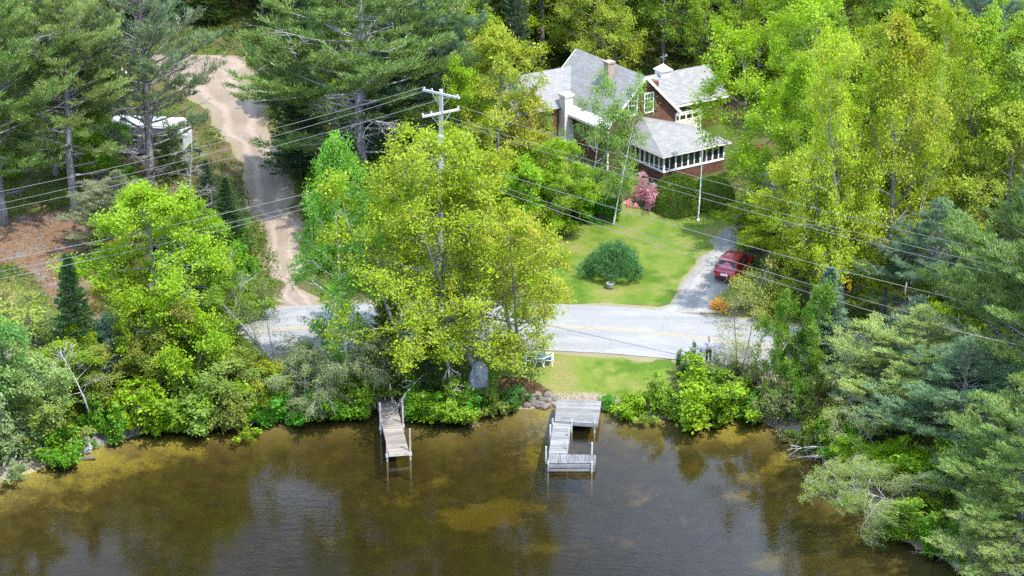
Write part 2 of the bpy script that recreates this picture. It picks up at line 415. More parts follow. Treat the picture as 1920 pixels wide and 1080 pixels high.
class MB:
    """collects shapes into one mesh"""
    def __init__(s): s.V = []; s.Q = []; s.T = []; s.n = 0
    def add(s, V, Q=None, T=None):
        V = np.asarray(V, float).reshape(-1, 3)
        if Q is not None and len(Q): s.Q.append(np.asarray(Q).reshape(-1, 4) + s.n)
        if T is not None and len(T): s.T.append(np.asarray(T).reshape(-1, 3) + s.n)
        s.V.append(V); s.n += len(V); return s
    def box(s, lo, hi, M_=None, bev=0):
        (a, b, c), (d, e, f) = lo, hi
        V = np.array([[a, b, c], [d, b, c], [d, e, c], [a, e, c], [a, b, f], [d, b, f], [d, e, f], [a, e, f]], float)
        if M_ is not None: V = V @ np.array(M_)[:3, :3].T + np.array(M_)[:3, 3]
        return s.add(V, [[3, 2, 1, 0], [4, 5, 6, 7], [0, 1, 5, 4], [1, 2, 6, 5], [2, 3, 7, 6], [3, 0, 4, 7]])
    def beam(s, p, q, w, h, up=(0, 0, 1)):
        p = np.array(p, float); q = np.array(q, float); t = q - p; L = np.linalg.norm(t); t /= L
        u = np.array(up, float); sd = np.cross(t, u)
        if np.linalg.norm(sd) < 1e-5: sd = np.cross(t, (1, 0, 0))
        sd /= np.linalg.norm(sd); u = np.cross(sd, t)
        Mx = np.eye(4); Mx[:3, 0] = t; Mx[:3, 1] = sd; Mx[:3, 2] = u; Mx[:3, 3] = p
        return s.box((0, -w / 2, -h / 2), (L, w / 2, h / 2), Mx)
    def tube(s, pts, rad, n=6, cap=True):
        pts = np.asarray(pts, float); k = len(pts)
        rad = np.full(k, rad, float) if np.isscalar(rad) else np.asarray(rad, float)
        t = np.gradient(pts, axis=0); t /= np.linalg.norm(t, axis=1)[:, None] + 1e-9
        ref = np.array([0, 0, 1.]) if abs(t[0, 2]) < .9 else np.array([1., 0, 0])
        a = np.cross(t, ref); a /= np.linalg.norm(a, axis=1)[:, None] + 1e-9; b = np.cross(t, a)
        th = np.arange(n) / n * 2 * np.pi
        V = (pts[:, None] + rad[:, None, None] * (np.cos(th)[None, :, None] * a[:, None] + np.sin(th)[None, :, None] * b[:, None])).reshape(-1, 3)
        i = np.arange(n); j = (i + 1) % n
        Q = np.concatenate([np.stack([r * n + i, r * n + j, (r + 1) * n + j, (r + 1) * n + i], 1) for r in range(k - 1)])
        T = []
        if cap:
            V = np.vstack([V, pts[0], pts[-1]]); c0 = k * n; c1 = c0 + 1
            T = np.concatenate([np.stack([np.full(n, c0), j, i], 1), np.stack([np.full(n, c1), (k - 1) * n + i, (k - 1) * n + j], 1)])
        return s.add(V, Q, T if len(T) else None)
    def lathe(s, prof, n=16, center=(0, 0, 0)):
        pr = np.asarray(prof, float)
        pts = np.stack([np.zeros(len(pr)), np.zeros(len(pr)), pr[:, 1]], 1) + np.array(center, float)
        th = np.arange(n) / n * 2 * np.pi
        V = np.stack([np.outer(pr[:, 0], np.cos(th)), np.outer(pr[:, 0], np.sin(th)), np.repeat(pr[:, 1:2], n, 1)], 2).reshape(-1, 3) + np.array(center, float)
        i = np.arange(n); j = (i + 1) % n
        Q = np.concatenate([np.stack([r * n + i, r * n + j, (r + 1) * n + j, (r + 1) * n + i], 1) for r in range(len(pr) - 1)])
        V = np.vstack([V, pts[0], pts[-1]]); c0 = len(pr) * n
        T = np.concatenate([np.stack([np.full(n, c0), j, i], 1), np.stack([np.full(n, c0 + 1), (len(pr) - 1) * n + i, (len(pr) - 1) * n + j], 1)])
        return s.add(V, Q, T)
    def prism(s, poly, frm, depth):
        """poly: 2-D points; frm(u, v, d) -> 3-D; extruded d = 0..depth"""
        n = len(poly)
        V = [frm(u, v, 0) for u, v in poly] + [frm(u, v, depth) for u, v in poly]
        Q = [[i, (i + 1) % n, n + (i + 1) % n, n + i] for i in range(n)]
        T = [[0, i + 1, i] for i in range(1, n - 1)] + [[n, n + i, n + i + 1] for i in range(1, n - 1)]
        return s.add(V, Q, T)
    def mesh(s, name, mat, smooth=False):
        return mkmesh(name, np.vstack(s.V), np.vstack(s.Q) if s.Q else None, np.vstack(s.T) if s.T else None, mat, smooth)
    def build(s, name, mat, parent=None, smooth=False, fix=True, **k):
        me = s.mesh(name, mat, smooth)
        if fix:
            bm = bmesh.new(); bm.from_mesh(me); bmesh.ops.recalc_face_normals(bm, faces=bm.faces); bm.to_mesh(me); bm.free()
        return link(name, me, parent, **k)

# ------------------------------------------------------------------ plant generators
def unit(a):
    return a / (np.linalg.norm(a, axis=-1, keepdims=True) + 1e-9)

def rand_dirs(r, n):
    return unit(r.normal(size=(n, 3)))

def leaf_quads(r, pts, size, up=.55, slim=.62, droop=0.0, spray=None):
    """one small rhombus leaf at every point"""
    n = len(pts)
    nrm = rand_dirs(r, n); nrm[:, 2] = np.abs(nrm[:, 2]) * (1 - up) + up; nrm = unit(nrm)
    if spray is not None: nrm = unit(spray + rand_dirs(r, n) * .55)
    a = unit(np.cross(nrm, rand_dirs(r, n))); a[:, 2] -= droop; a = unit(a)
    b = unit(np.cross(nrm, a))
    s = (size * (r.uniform(.6, 1.25, n) + .55 * (r.random(n) < .12)))[:, None]
    fold = nrm * s * .12
    V = np.stack([pts - a * s * .5, pts + b * s * slim * .5 + fold, pts + a * s * .55, pts - b * s * slim * .5 + fold], 1).reshape(-1, 3)
    Q = np.arange(n * 4).reshape(-1, 4)
    return V, Q

def needle_tris(r, pts, dirs, length, width, spread=.6):
    n = len(pts)
    d = unit(dirs + rand_dirs(r, n) * spread)
    s = unit(np.cross(d, rand_dirs(r, n)))
    L = (length * r.uniform(.7, 1.25, n))[:, None]
    V = np.stack([pts - s * width * .5, pts + s * width * .5, pts + d * L], 1).reshape(-1, 3)
    return V, np.arange(n * 3).reshape(-1, 3)

def curve(p, d, L, k, bend, r, wob=.12):
    """polyline from p along d; bend = vector added along the way"""
    pts = [np.array(p, float)]; d = np.array(d, float); st = L / (k - 1)
    for i in range(k - 1):
        d = d + np.array(bend) / (k - 1) + r.normal(size=3) * wob
        d /= np.linalg.norm(d) + 1e-9
        pts.append(pts[-1] + d * st)
    return np.array(pts)

def at_t(pl, t):
    f = t * (len(pl) - 1); i = min(int(f), len(pl) - 2); return pl[i] + (pl[i + 1] - pl[i]) * (f - i)
def dir_t(pl, t):
    i = min(int(t * (len(pl) - 1)), len(pl) - 2); d = pl[i + 1] - pl[i]; return d / (np.linalg.norm(d) + 1e-9)

def meas(p, H, Rr):
    if len(p) < 50: return dict(H=H, D=2 * Rr)
    return dict(H=float(np.percentile(p[:, 2], 99.2)), D=2 * float(np.percentile(np.hypot(p[:, 0], p[:, 1]), 94)))

def deciduous(name, seed, H=14, Rr=5, base=.25, nprim=20, nsec=6, ntwig=4, nleaf=34, size=.2, shape='oval', stems=1,
              bark='bark', tr=.016, clump=.26, droop=0.0, rise=.5, leafless=0.0, lean=0.0, weep=0.0):
    r = np.random.default_rng(seed); tb = MB(); LP = []; LN = []
    for s_ in range(stems):
        az0 = r.uniform(0, 6.28) + s_ * 6.28 / stems
        out = (0.0 if stems == 1 else r.uniform(.16, .34))
        d0 = np.array([math.cos(az0) * out, math.sin(az0) * out, 1.0]); d0 /= np.linalg.norm(d0)
        Hs = H * (1 if s_ == 0 else r.uniform(.78, .97)) / d0[2]
        p0 = np.array([math.cos(az0) * .12, math.sin(az0) * .12, -.3]) * (0 if stems == 1 else 1) + np.array([0, 0, -.3])
        trunk = curve(p0, d0, Hs + .3, 11, (lean, 0, .15 * (stems > 1)), r, .045)
        if stems == 1: # keep the top over the base, apart from the lean
            off = trunk[-1, :2] - np.array([lean * Hs * .35, 0]); trunk[:, :2] -= np.linspace(0, 1, 11)[:, None] ** 1.3 * off * .8
        r0 = Hs * tr * (1 if stems == 1 else .75)
        rad = np.linspace(1, .12, 11) ** 1.1 * r0; rad[0] *= 1.45
        tb.tube(trunk, rad, 8)
        npm = max(4, int(nprim / stems)); az = r.uniform(0, 6.28)
        for i in range(npm):
            t = base + (.98 - base) * ((i + r.uniform(.1, .9)) / npm)
            tt = (t - base) / (1 - base)
            if shape == 'oval': pr = math.sin(math.pi * min(1, (tt * .82 + .16))) ** .8
            elif shape == 'cone': pr = (1 - tt) ** .8 * .95 + .08
            elif shape == 'vase': pr = .45 + .6 * math.sin(math.pi * min(1, tt * .75 + .2))
            else: pr = .75 * math.sqrt(max(.03, 1 - tt ** 2)) + .25
            az += 2.4 + r.uniform(-.5, .5)
            el = (R(8) + R(58) * tt ** 1.2) * (.5 + rise) + r.uniform(-.15, .15)
            L = Rr * pr * r.uniform(.72, 1.12) * (1.0 if stems == 1 else .8)
            d = np.array([math.cos(az) * math.cos(el), math.sin(az) * math.cos(el), math.sin(el)])
            b0 = at_t(trunk, t); rb = max(.012, np.interp(t, np.linspace(0, 1, 11), rad) * .55)
            pl = curve(b0, d, L, 6, (0, 0, .28 * rise - weep * .9), r, .13)
            tb.tube(pl, np.linspace(rb, rb * .22, 6), 5, False)
            for j in range(max(2, int(nsec * (.6 + .6 * pr)))):
                u = r.uniform(.28, 1.0); dd = dir_t(pl, u) + r.normal(size=3) * np.array([.75, .75, .42]) + np.array([0, 0, .15 - weep])
                dd /= np.linalg.norm(dd); L2 = (L * .36 * (1.25 - u * .7) + .35) * r.uniform(.7, 1.2)
                p2 = curve(at_t(pl, u), dd, L2, 4, (0, 0, .2 - weep * 1.6), r, .16)
                tb.tube(p2, np.linspace(max(.008, rb * .33), .006, 4), 4, False)
                for k in range(ntwig):
                    w = r.uniform(.3, 1.0); d3 = dir_t(p2, w) + r.normal(size=3) * .7 + np.array([0, 0, -weep * 1.2]); d3 /= np.linalg.norm(d3)
                    L3 = (L2 * .45 + .22) * r.uniform(.6, 1.2) * (1 + weep)
                    p3 = curve(at_t(p2, w), d3, L3, 3, (0, 0, -weep * 1.5), r, .1)
                    tb.tube(p3, [.008, .006, .004], 3, False)
                    if r.random() < leafless: continue
                    m = r.poisson(nleaf)
                    if m:
                        u3 = r.beta(1.6, 1.1, m)[:, None] * 2
                        i3 = np.minimum(u3.astype(int), 1)[:, 0]; f3 = u3[:, 0] - i3
                        c = p3[i3] + (p3[i3 + 1] - p3[i3]) * f3[:, None]
                        sn = r.normal(size=3) * .55 + np.array([0, 0, 1.0]) + .35 * unit(np.array([p3[1][0], p3[1][1], 0.])); sn /= np.linalg.norm(sn)
                        jit = r.normal(size=(m, 3)) * clump; jit -= sn * (jit @ sn)[:, None] * .72
                        LP.append(c + jit); LN.append(np.repeat(sn[None], m, 0))
    tm = tb.mesh(name + '_wood', M[bark], True)
    pts = np.vstack(LP) if LP else np.zeros((0, 3)); LN = np.vstack(LN) if LN else np.zeros((0, 3)); ok = pts[:, 2] > .1; pts = pts[ok]
    V, Q = leaf_quads(r, pts, size, droop=droop, spray=LN[ok])
    lm = mkmesh(name + '_leaves', V, Q, None, M['leaf'])
    return dict(wood=tm, crown=lm, **meas(pts, H, Rr))

def shrub(name, seed, H=2.4, Rr=1.6, nstem=14, nleaf=5200, size=.15, dense=.7, flat=.8):
    """many stems fanning out of the ground, leaves in clumps through the dome"""
    r = np.random.default_rng(seed); tb = MB(); LP = []; LN = []
    for i in range(nstem):
        az = r.uniform(0, 6.28); el = R(r.uniform(28, 86)); 
        d = np.array([math.cos(az) * math.cos(el), math.sin(az) * math.cos(el), math.sin(el)])
        L = 1 / math.sqrt((math.cos(el) / Rr) ** 2 + (math.sin(el) / H) ** 2) * r.uniform(.75, 1.05)
        p = np.array([math.cos(az), math.sin(az), 0]) * Rr * .12 * r.random(); p[2] = -.1
        pl = curve(p, d, L, 5, (0, 0, .1), r, .1)
        tb.tube(pl, np.linspace(.03, .008, 5), 4, False)
        nb = 6
        for j in range(nb):
            u = r.uniform(.25, 1); dd = dir_t(pl, u) + r.normal(size=3) * .6; dd /= np.linalg.norm(dd)
            p2 = curve(at_t(pl, u), dd, L * r.uniform(.2, .42), 3, (0, 0, .1), r, .12)
            tb.tube(p2, [.012, .008, .004], 3, False)
            m = r.poisson(nleaf / nstem / nb)
            g = max(1, m // 26)
            for q_ in range(g):
                c0 = at_t(p2, r.uniform(.2, 1)) + r.normal(size=3) * np.array([.16, .16, .13]) * Rr * .62 * dense
                sn = r.normal(size=3) * .5 + np.array([0, 0, 1.0]) + .4 * unit(np.array([c0[0], c0[1], 0.])); sn /= np.linalg.norm(sn); k = m // g
                jit = r.normal(size=(k, 3)) * .085 * Rr; jit -= sn * (jit @ sn)[:, None] * .6; LP.append(c0 + jit); LN.append(np.repeat(sn[None], k, 0))
    pts = np.vstack(LP); LN = np.vstack(LN); ok = pts[:, 2] > .05; pts = pts[ok]
    V, Q = leaf_quads(r, pts, size, spray=LN[ok])
    return dict(wood=tb.mesh(name + '_wood', M['bark'], True), crown=mkmesh(name + '_leaves', V, Q, None, M['leaf']), **meas(pts, H, Rr))

def pine(name, seed, H=22, Rr=5.5, base=.3, nwh=22, per=5, dead=.08, tuft=13, fill=1.0, low_dead=True, sag=0.0):
    r = np.random.default_rng(seed); tb = MB(); NP = []; ND = []
    trunk = curve((0, 0, -.4), (0, 0, 1), H + .4, 14, (0, 0, 0), r, .02); trunk[:, :2] -= np.linspace(0, 1, 14)[:, None] * trunk[-1, :2]
    rad = np.linspace(1, .06, 14) ** .9 * H * .0165; rad[0] *= 1.4
    tb.tube(trunk, rad, 9); az = 0
    def branch(t, az, el, L, bare):
        rb = max(.02, np.interp(t, np.linspace(0, 1, 14), rad) * .42)
        d = np.array([math.cos(az) * math.cos(el), math.sin(az) * math.cos(el), math.sin(el)])
        pl = curve(at_t(trunk, t), d, L, 7, (0, 0, .42 - sag), r, .07)
        tb.tube(pl, np.linspace(rb, .012, 7), 5, False)
        nb = int(L * (3.0 if not bare else 2.0)) + 2
        for j in range(nb):
            u = r.uniform(.3 if not bare else .2, 1.0); fd = dir_t(pl, u); sd = np.cross(fd, (0, 0, 1)); sd /= np.linalg.norm(sd) + 1e-9
            dd = fd * r.uniform(.4, 1) + sd * r.choice([-1, 1]) * r.uniform(.4, 1.1) + np.array([0, 0, r.uniform(-.05, .35) - bare * .35])
            dd /= np.linalg.norm(dd); L2 = L * .30 * (1.25 - u * .6) * r.uniform(.6, 1.2) + .2
            p2 = curve(at_t(pl, u), dd, L2, 4, (0, 0, .3 - bare * .5), r, .12)
            tb.tube(p2, [.02, .014, .010, .006], 3, False)
            if bare:
                for k in range(3):
                    w = r.uniform(.3, 1); d3 = dir_t(p2, w) + r.normal(size=3) * .7; tb.tube(curve(at_t(p2, w), d3 / np.linalg.norm(d3), L2 * .5, 3, (0, 0, -.4), r, .15), [.008, .006, .004], 3, False)
                continue
            nt = max(2, int(L2 * 5.5 * fill))
            for k in range(nt):
                w = r.uniform(.15, 1.0); c = at_t(p2, w); dv = dir_t(p2, w) + np.array([0, 0, .45])
                m = tuft
                NP.append(c + r.normal(size=(m, 3)) * np.array([.13, .13, .07])); ND.append(np.repeat(dv[None], m, 0))
    for i in range(nwh):
        t = base + (.985 - base) * (i / (nwh - 1)) ** .92; tt = (t - base) / (1 - base)
        prof = (.62 + .55 * math.sin(math.pi * min(1, tt * 1.15 + .12))) * (1 - tt ** 2.6) + .07
        for k in range(per if tt > .12 else 3):
            az += 6.283 / per + r.uniform(-.45, .45)
            if r.random() < .12: continue
            branch(min(.99, t + r.uniform(-.012, .012)), az, R(4 + 34 * tt) + r.uniform(-.16, .16), Rr * prof * r.uniform(.55, 1.15), r.random() < dead)
        az += 1.1
    if low_dead:
        for k in range(9):
            branch(r.uniform(base * .45, base * 1.05), r.uniform(0, 6.28), r.uniform(-.15, .2), Rr * r.uniform(.25, .6), True)
    P_ = np.vstack(NP); D_ = np.vstack(ND)
    V, T = needle_tris(r, P_, D_, .29, .056, .7)
    return dict(wood=tb.mesh(name + '_wood', M['bark'], True), crown=mkmesh(name + '_needles', V, None, T, M['needle']), **meas(P_, H, Rr))

def spruce(name, seed, H=7, Rr=1.6, base=.05, step=.32, per=8, dens=1.0, droop=.25, nl=.19):
    r = np.random.default_rng(seed); tb = MB(); NP = []; ND = []
    trunk = np.array([[0, 0, -.2], [0, 0, H * .5], [0, 0, H]]); tb.tube(trunk, [H * .017, H * .010, .012], 7)
    z = H * base; az = 0
    while z < H * .985:
        tt = (z / H - base) / (1 - base); L = Rr * (1 - tt) ** .85 * r.uniform(.82, 1.12) + .10
        for k in range(max(4, int(per * (1 - tt * .4)))):
            az += 2.4 + r.uniform(-.3, .3); el = R(18 * tt + 28 * tt ** 3) - droop * .6 * (1 - tt) + r.uniform(-.1, .1)
            d = np.array([math.cos(az) * math.cos(el), math.sin(az) * math.cos(el), math.sin(el)])
            pl = curve((0, 0, z + r.uniform(-.1, .1)), d, L * r.uniform(.75, 1.12), 5, (0, 0, .30), r, .05)
            tb.tube(pl, np.linspace(.022, .006, 5), 3, False)
            m = int(L * 46 * dens) + 8; u = r.uniform(.12, 1, m); side = r.uniform(-1, 1, m)
            f = u * 4; i = np.minimum(f.astype(int), 3); c = pl[i] + (pl[i + 1] - pl[i]) * (f - i)[:, None]
            sd = np.cross(d, (0, 0, 1)); sd /= np.linalg.norm(sd) + 1e-9
            wid = .34 * L * (1.12 - u) * .9 + .05
            c = c + sd * (side * wid)[:, None] + np.array([0, 0, -1]) * (np.abs(side) * wid * .25)[:, None] + r.normal(size=(m, 3)) * .03
            NP.append(c); ND.append(d[None] * .8 + sd[None] * side[:, None] * .8 + np.array([0, 0, .25]))
        z += step * (1 - .45 * tt)
    P_ = np.vstack(NP); D_ = np.vstack(ND); rep = 3
    V, T = needle_tris(r, np.repeat(P_, rep, 0), np.repeat(D_, rep, 0), nl, .055, .5)
    return dict(wood=tb.mesh(name + '_wood', M['bark'], True), crown=mkmesh(name + '_needles', V, None, T, M['needle']), H=H, D=2 * Rr, n=len(P_) * rep)

def mound(name, seed, H=1.9, Rr=2.4, n=430, tuft=40, nl=.2, mat='needle', undercut=.35):
    """a low dense evergreen mound of plumes"""
    r = np.random.default_rng(seed); tb = MB(); NP = []; ND = []
    for i in range(14):
        az = r.uniform(0, 6.28); el = R(r.uniform(15, 75)); d = np.array([math.cos(az) * math.cos(el), math.sin(az) * math.cos(el), math.sin(el)])
        tb.tube(curve((0, 0, -.1), d, Rr * .8 * (.6 + .4 * math.cos(el)), 4, (0, 0, .1), r, .1), [.06, .045, .03, .015], 4, False)
    for i in range(n):
        az = r.uniform(0, 6.28); cz = r.uniform(0, 1) ** .8; rr = math.sqrt(max(0, 1 - cz ** 2)) * r.uniform(.78, 1.06) * (1 + .13 * math.sin(az * 3 + seed) + .12 * math.sin(az * 5 + cz * 4) + .08 * math.sin(az * 9 + 2))
        zz = undercut * H * .5 + cz * H * (1 - undercut * .5) * r.uniform(.7, 1.08) * (1 + .12 * math.sin(az * 4 + 1))
        c = np.array([math.cos(az) * rr * Rr, math.sin(az) * rr * Rr, zz])
        d = np.array([math.cos(az) * .8 * (1 - cz * .6), math.sin(az) * .8 * (1 - cz * .6), .45 + cz * .5])
        s_ = np.linspace(-.5, .5, tuft)[:, None] * .42
        NP.append(c + d[None] * s_ * 1.2 + r.normal(size=(tuft, 3)) * np.array([.12, .12, .045])); ND.append(np.repeat(d[None], tuft, 0))
    V, T = needle_tris(r, np.vstack(NP), np.vstack(ND), nl, .055, .7)
    return dict(wood=tb.mesh(name + '_wood', M['bark'], True), crown=mkmesh(name + '_needles', V, None, T, M['needle']), H=H, D=2 * Rr)

def clipped(name, seed, H=2.2, Rr=2.4, n=15000, size=.12):
    """dense clipped evergreen dome"""
    r = np.random.default_rng(seed); tb = MB()
    for i in range(10):
        az = r.uniform(0, 6.28); el = R(r.uniform(30, 80)); d = np.array([math.cos(az) * math.cos(el), math.sin(az) * math.cos(el), math.sin(el)])
        tb.tube(curve((0, 0, -.1), d, H * .85, 4, (0, 0, .1), r, .1), [.05, .04, .03, .015], 4, False)
    d = rand_dirs(r, n); d[:, 2] = np.abs(d[:, 2])
    sq = (np.abs(d) ** 2.6).sum(1) ** (-1 / 2.6)
    rad = sq * (1 - r.beta(1, 7, n) * .5) * (1 + .03 * np.sin(d[:, 0] * 9) * np.sin(d[:, 1] * 8 + d[:, 2] * 7))
    pts = d * rad[:, None] * np.array([Rr, Rr, H]); pts = pts[pts[:, 2] > .06]
    V, Q = leaf_quads(r, pts, size, up=.35)
    return dict(wood=tb.mesh(name + '_wood', M['bark'], True), crown=mkmesh(name + '_leaves', V, Q, None, M['leaf']), H=H, D=2 * Rr)

PRO = {}
def PR(k):
    if k in PRO: return PRO[k]
    f = {
        'maple1': lambda: deciduous('maple1', 11, 17, 6.2, .12, 34, 8, 5, 24, 0.168, 'vase', 3, clump=.27, rise=.4),
        'maple2': lambda: deciduous('maple2', 12, 17, 6.6, .18, 36, 8, 5, 24, 0.168, 'vase', 2, clump=.27, rise=.35),
        'maple3': lambda: deciduous('maple3', 13, 15, 5.6, .26, 30, 8, 5, 26, 0.160, 'round', 2, clump=.26, rise=.35),
        'oval1': lambda: deciduous('oval1', 21, 14, 4.6, .14, 30, 7, 4, 39, 0.176, 'oval', 1, clump=.26),
        'oval2': lambda: deciduous('oval2', 22, 14, 5.2, .16, 30, 7, 4, 39, 0.168, 'round', 1, clump=.28),
        'oval3': lambda: deciduous('oval3', 23, 15, 4.4, .2, 28, 7, 4, 36, 0.168, 'oval', 1, rise=.75, clump=.26),
        'layer': lambda: deciduous('layer', 24, 12, 4.6, .10, 26, 8, 4, 45, 0.160, 'oval', 1, rise=.1, clump=.24),
        'small1': lambda: deciduous('small1', 31, 7, 2.6, .08, 22, 7, 3, 45, 0.144, 'oval', 2, clump=.2),
        'small2': lambda: deciduous('small2', 32, 6, 2.8, .06, 24, 7, 3, 45, 0.136, 'round', 3, clump=.2),
        'birch1': lambda: deciduous('birch1', 41, 15, 3.6, .2, 28, 7, 4, 36, 0.144, 'oval', 1, 'birch', .0105, rise=.7, clump=.26),
        'birch2': lambda: deciduous('birch2', 42, 13, 3.2, .24, 26, 6, 4, 21, 0.136, 'oval', 2, 'birch', .011, rise=.7, clump=.28),
        'sparse': lambda: deciduous('sparse', 43, 9, 2.6, .2, 20, 6, 4, 10, 0.104, 'oval', 2, 'bark', .009, rise=.7, clump=.3),
        'barelean': lambda: deciduous('barelean', 44, 13, 3.2, .42, 16, 5, 4, 3, 0.104, 'oval', 1, 'birch', .011, rise=.5, leafless=.3, clump=.2),
        'weep': lambda: deciduous('weep', 45, 7.5, 4.4, .45, 20, 8, 6, 26, 0.112, 'round', 1, 'birch', .015, rise=.25, weep=.42, leafless=.1, clump=.16),
        'weep2': lambda: deciduous('weep2', 46, 8, 3.2, .2, 20, 7, 6, 24, 0.120, 'oval', 1, 'birch', .013, rise=.3, weep=.35, leafless=.1, clump=.17),
        'snag': lambda: deciduous('snag', 47, 10, 2.6, .3, 18, 6, 5, 0, 0.080, 'cone', 1, 'bark', .012, rise=.35, weep=.12),
        'shrub1': lambda: shrub('shrub1', 51, 2.4, 1.7, 15, 7500, .16),
        'shrub2': lambda: shrub('shrub2', 52, 3.0, 1.6, 14, 6500, .17, .8),
        'shrub3': lambda: shrub('shrub3', 53, 1.6, 1.7, 16, 6000, .15, .7),
        'thin': lambda: shrub('thin', 54, 2.6, 1.7, 20, 2300, .12, .9),
        'pine1': lambda: pine('pine1', 61), 'pine2': lambda: pine('pine2', 62, 21, 5.8, .22, 24, 5),
        'pine3': lambda: pine('pine3', 63, 18, 5.6, .12, 22, 5, .03, sag=.1),
        'pine_old': lambda: pine('pine_old', 64, 22, 5.2, .17, 25, 5, .34, 10, .8),
        'pine_young': lambda: pine('pine_young', 65, 6, 2.0, .06, 13, 5, 0, 9, 1.5, False),
        'spruce1': lambda: spruce('spruce1', 71), 'spruce2': lambda: spruce('spruce2', 72, 12, 2.7, .08, .42, 9, .9),
        'hemlock': lambda: spruce('hemlock', 73, 8, 2.6, .06, .38, 9, .8, .45, .17),
        'mugo': lambda: mound('mugo', 81), 'hedge': lambda: clipped('hedge', 82),
    }[k]
    PRO[k] = f(); return PRO[k]

LIME = (0.227, 0.368, 0.014); LIMEY = (.255, .355, .020); GREEN = (0.125, 0.278, 0.017); MID = (0.160, 0.270, 0.019); DARK = (0.060, 0.128, 0.017)
OLIVE = (0.168, 0.226, 0.030); YEL = (0.344, 0.350, 0.024); PALE = (0.252, 0.342, 0.060); GREY = (0.180, 0.203, 0.072); EMER = (0.101, 0.296, 0.024)
PINE = (.150, .235, .050); PINEL = (.235, .315, .078); PINED = (0.119, 0.207, 0.082); SPR = (0.067, 0.143, 0.040); BLUE = (0.203, 0.312, 0.180)
BK = (.24, .225, .205); BKG = (.27, .26, .25); BKD = (.10, .085, .07); WH = (.62, .58, .53); BRN = (.13, .10, .075)

NAMES = {'pine': 'pine_tree', 'spru': 'spruce_tree', 'heml': 'hemlock_tree', 'shru': 'shrub', 'thin': 'shrub', 'mapl': 'maple_tree', 'birc': 'birch_tree',
         'oval': 'leafy_tree', 'laye': 'leafy_tree', 'smal': 'small_tree', 'spar': 'sapling', 'bare': 'birch_tree', 'weep': 'birch_tree', 'snag': 'dead_tree',
         'mugo': 'evergreen_bush', 'hedg': 'hedge_bush'}
CATS = {'shrub': 'shrub', 'evergreen_bush': 'bush', 'hedge_bush': 'bush'}
TREES = []
BASES = [LIME, LIMEY, GREEN, MID, DARK, OLIVE, YEL, PALE, GREY, EMER, PINE, PINEL, PINED, SPR, BLUE]

def put(kind, xy, H, W, col, label, blush=0.0, bark=None, rz=None, tilt=0.0, group=None, name=None, cat=None, z=None, seedjit=True):
    pr = PR(kind); nm = name or NAMES[kind[:4]]
    x, y = float(xy[0]), float(xy[1])
    rz = rng.uniform(0, 6.28) if rz is None else rz
    e = empty(nm, (x, y, gz1(x, y) if z is None else z), 0, label, cat or CATS.get(nm, 'tree'), group)
    e.rotation_mode = 'QUATERNION'
    # tilt leans the top toward -X (the photo's left); the spin about its own axis comes first
    e.rotation_quaternion = Quaternion((0, 1, 0), -tilt) @ Quaternion((0, 0, 1), rz)
    e.scale = (W / pr['D'], W / pr['D'], H / pr['H'])
    if bark is None: bark = WH if kind[:4] in ('birc', 'bare', 'weep') else (BKG if kind[:4] in ('mapl', 'pine', 'snag') else BK)
    small = nm in ('shrub', 'evergreen_bush', 'hedge_bush')
    link('stems' if small else 'trunk', pr['wood'], e, (*bark, 1))
    if len(pr['crown'].polygons):
        j = rng.uniform(.92, 1.08) * (1.0 if col in BASES else 1.75); cc = tuple(c * j for c in col)
        link('foliage' if small else 'crown', pr['crown'], e, (*cc, blush))
    TREES.append((e, x, y)); return e

def T(kind, bx, by, ty, w, col, label, blush=0.0, **k):
    """stand a tree at the ground seen at photo pixel (bx, by), tall enough to reach row ty, w photo pixels wide"""
    p = G(bx, by); zt = z_at(p[0], p[1], ty); _, _, dep = proj(*p)
    return put(kind, p, zt - p[2], w * dep / FPX, col, label, blush, **k)

# ------------------------------------------------------------------ camera, light, world
cam = bpy.data.cameras.new('camera'); co = bpy.data.objects.new('camera', cam); COL.objects.link(co)
cam.sensor_width = 36; cam.lens = FPX / 1920 * 36; cam.clip_start = 1; cam.clip_end = 2000
co.location = (0, 0, HC); co.rotation_euler = (math.pi / 2 - PITCH, 0, 0); SC.camera = co

SUN_EL, SUN_AZ = R(62), math.atan2(.78, -.62)      # azimuth clockwise from +Y
sd = Vector((math.sin(SUN_AZ) * math.cos(SUN_EL), math.cos(SUN_AZ) * math.cos(SUN_EL), math.sin(SUN_EL)))
sl = bpy.data.lights.new('sun', 'SUN'); sl.energy = 4.3; sl.angle = R(.53); sl.color = (1, .955, .87)
so = bpy.data.objects.new('sun', sl); COL.objects.link(so); so.rotation_mode = 'QUATERNION'
so.rotation_quaternion = sd.to_track_quat('Z', 'Y'); so.location = (60, -20, 120)
w = bpy.data.worlds.new('World'); SC.world = w; w.use_nodes = True
wn = w.node_tree; bg = wn.nodes['Background']; sk = wn.nodes.new('ShaderNodeTexSky'); sk.sky_type = 'NISHITA'
sk.sun_disc = False; sk.sun_elevation = SUN_EL; sk.sun_rotation = SUN_AZ; sk.air_density = 1.0; sk.dust_density = 1.5
tcw = wn.nodes.new('ShaderNodeTexCoord'); mpw = wn.nodes.new('ShaderNodeMapping'); mpw.inputs['Scale'].default_value = (1, 1, 2.6)
wn.links.new(tcw.outputs['Generated'], mpw.inputs['Vector'])
nw = wn.nodes.new('ShaderNodeTexNoise'); nw.inputs['Scale'].default_value = 2.6; nw.inputs['Detail'].default_value = 7; nw.inputs['Roughness'].default_value = .58
wn.links.new(mpw.outputs[0], nw.inputs['Vector'])
rw = wn.nodes.new('ShaderNodeMapRange'); rw.inputs['From Min'].default_value = .36; rw.inputs['From Max'].default_value = .62; rw.inputs['To Max'].default_value = .9
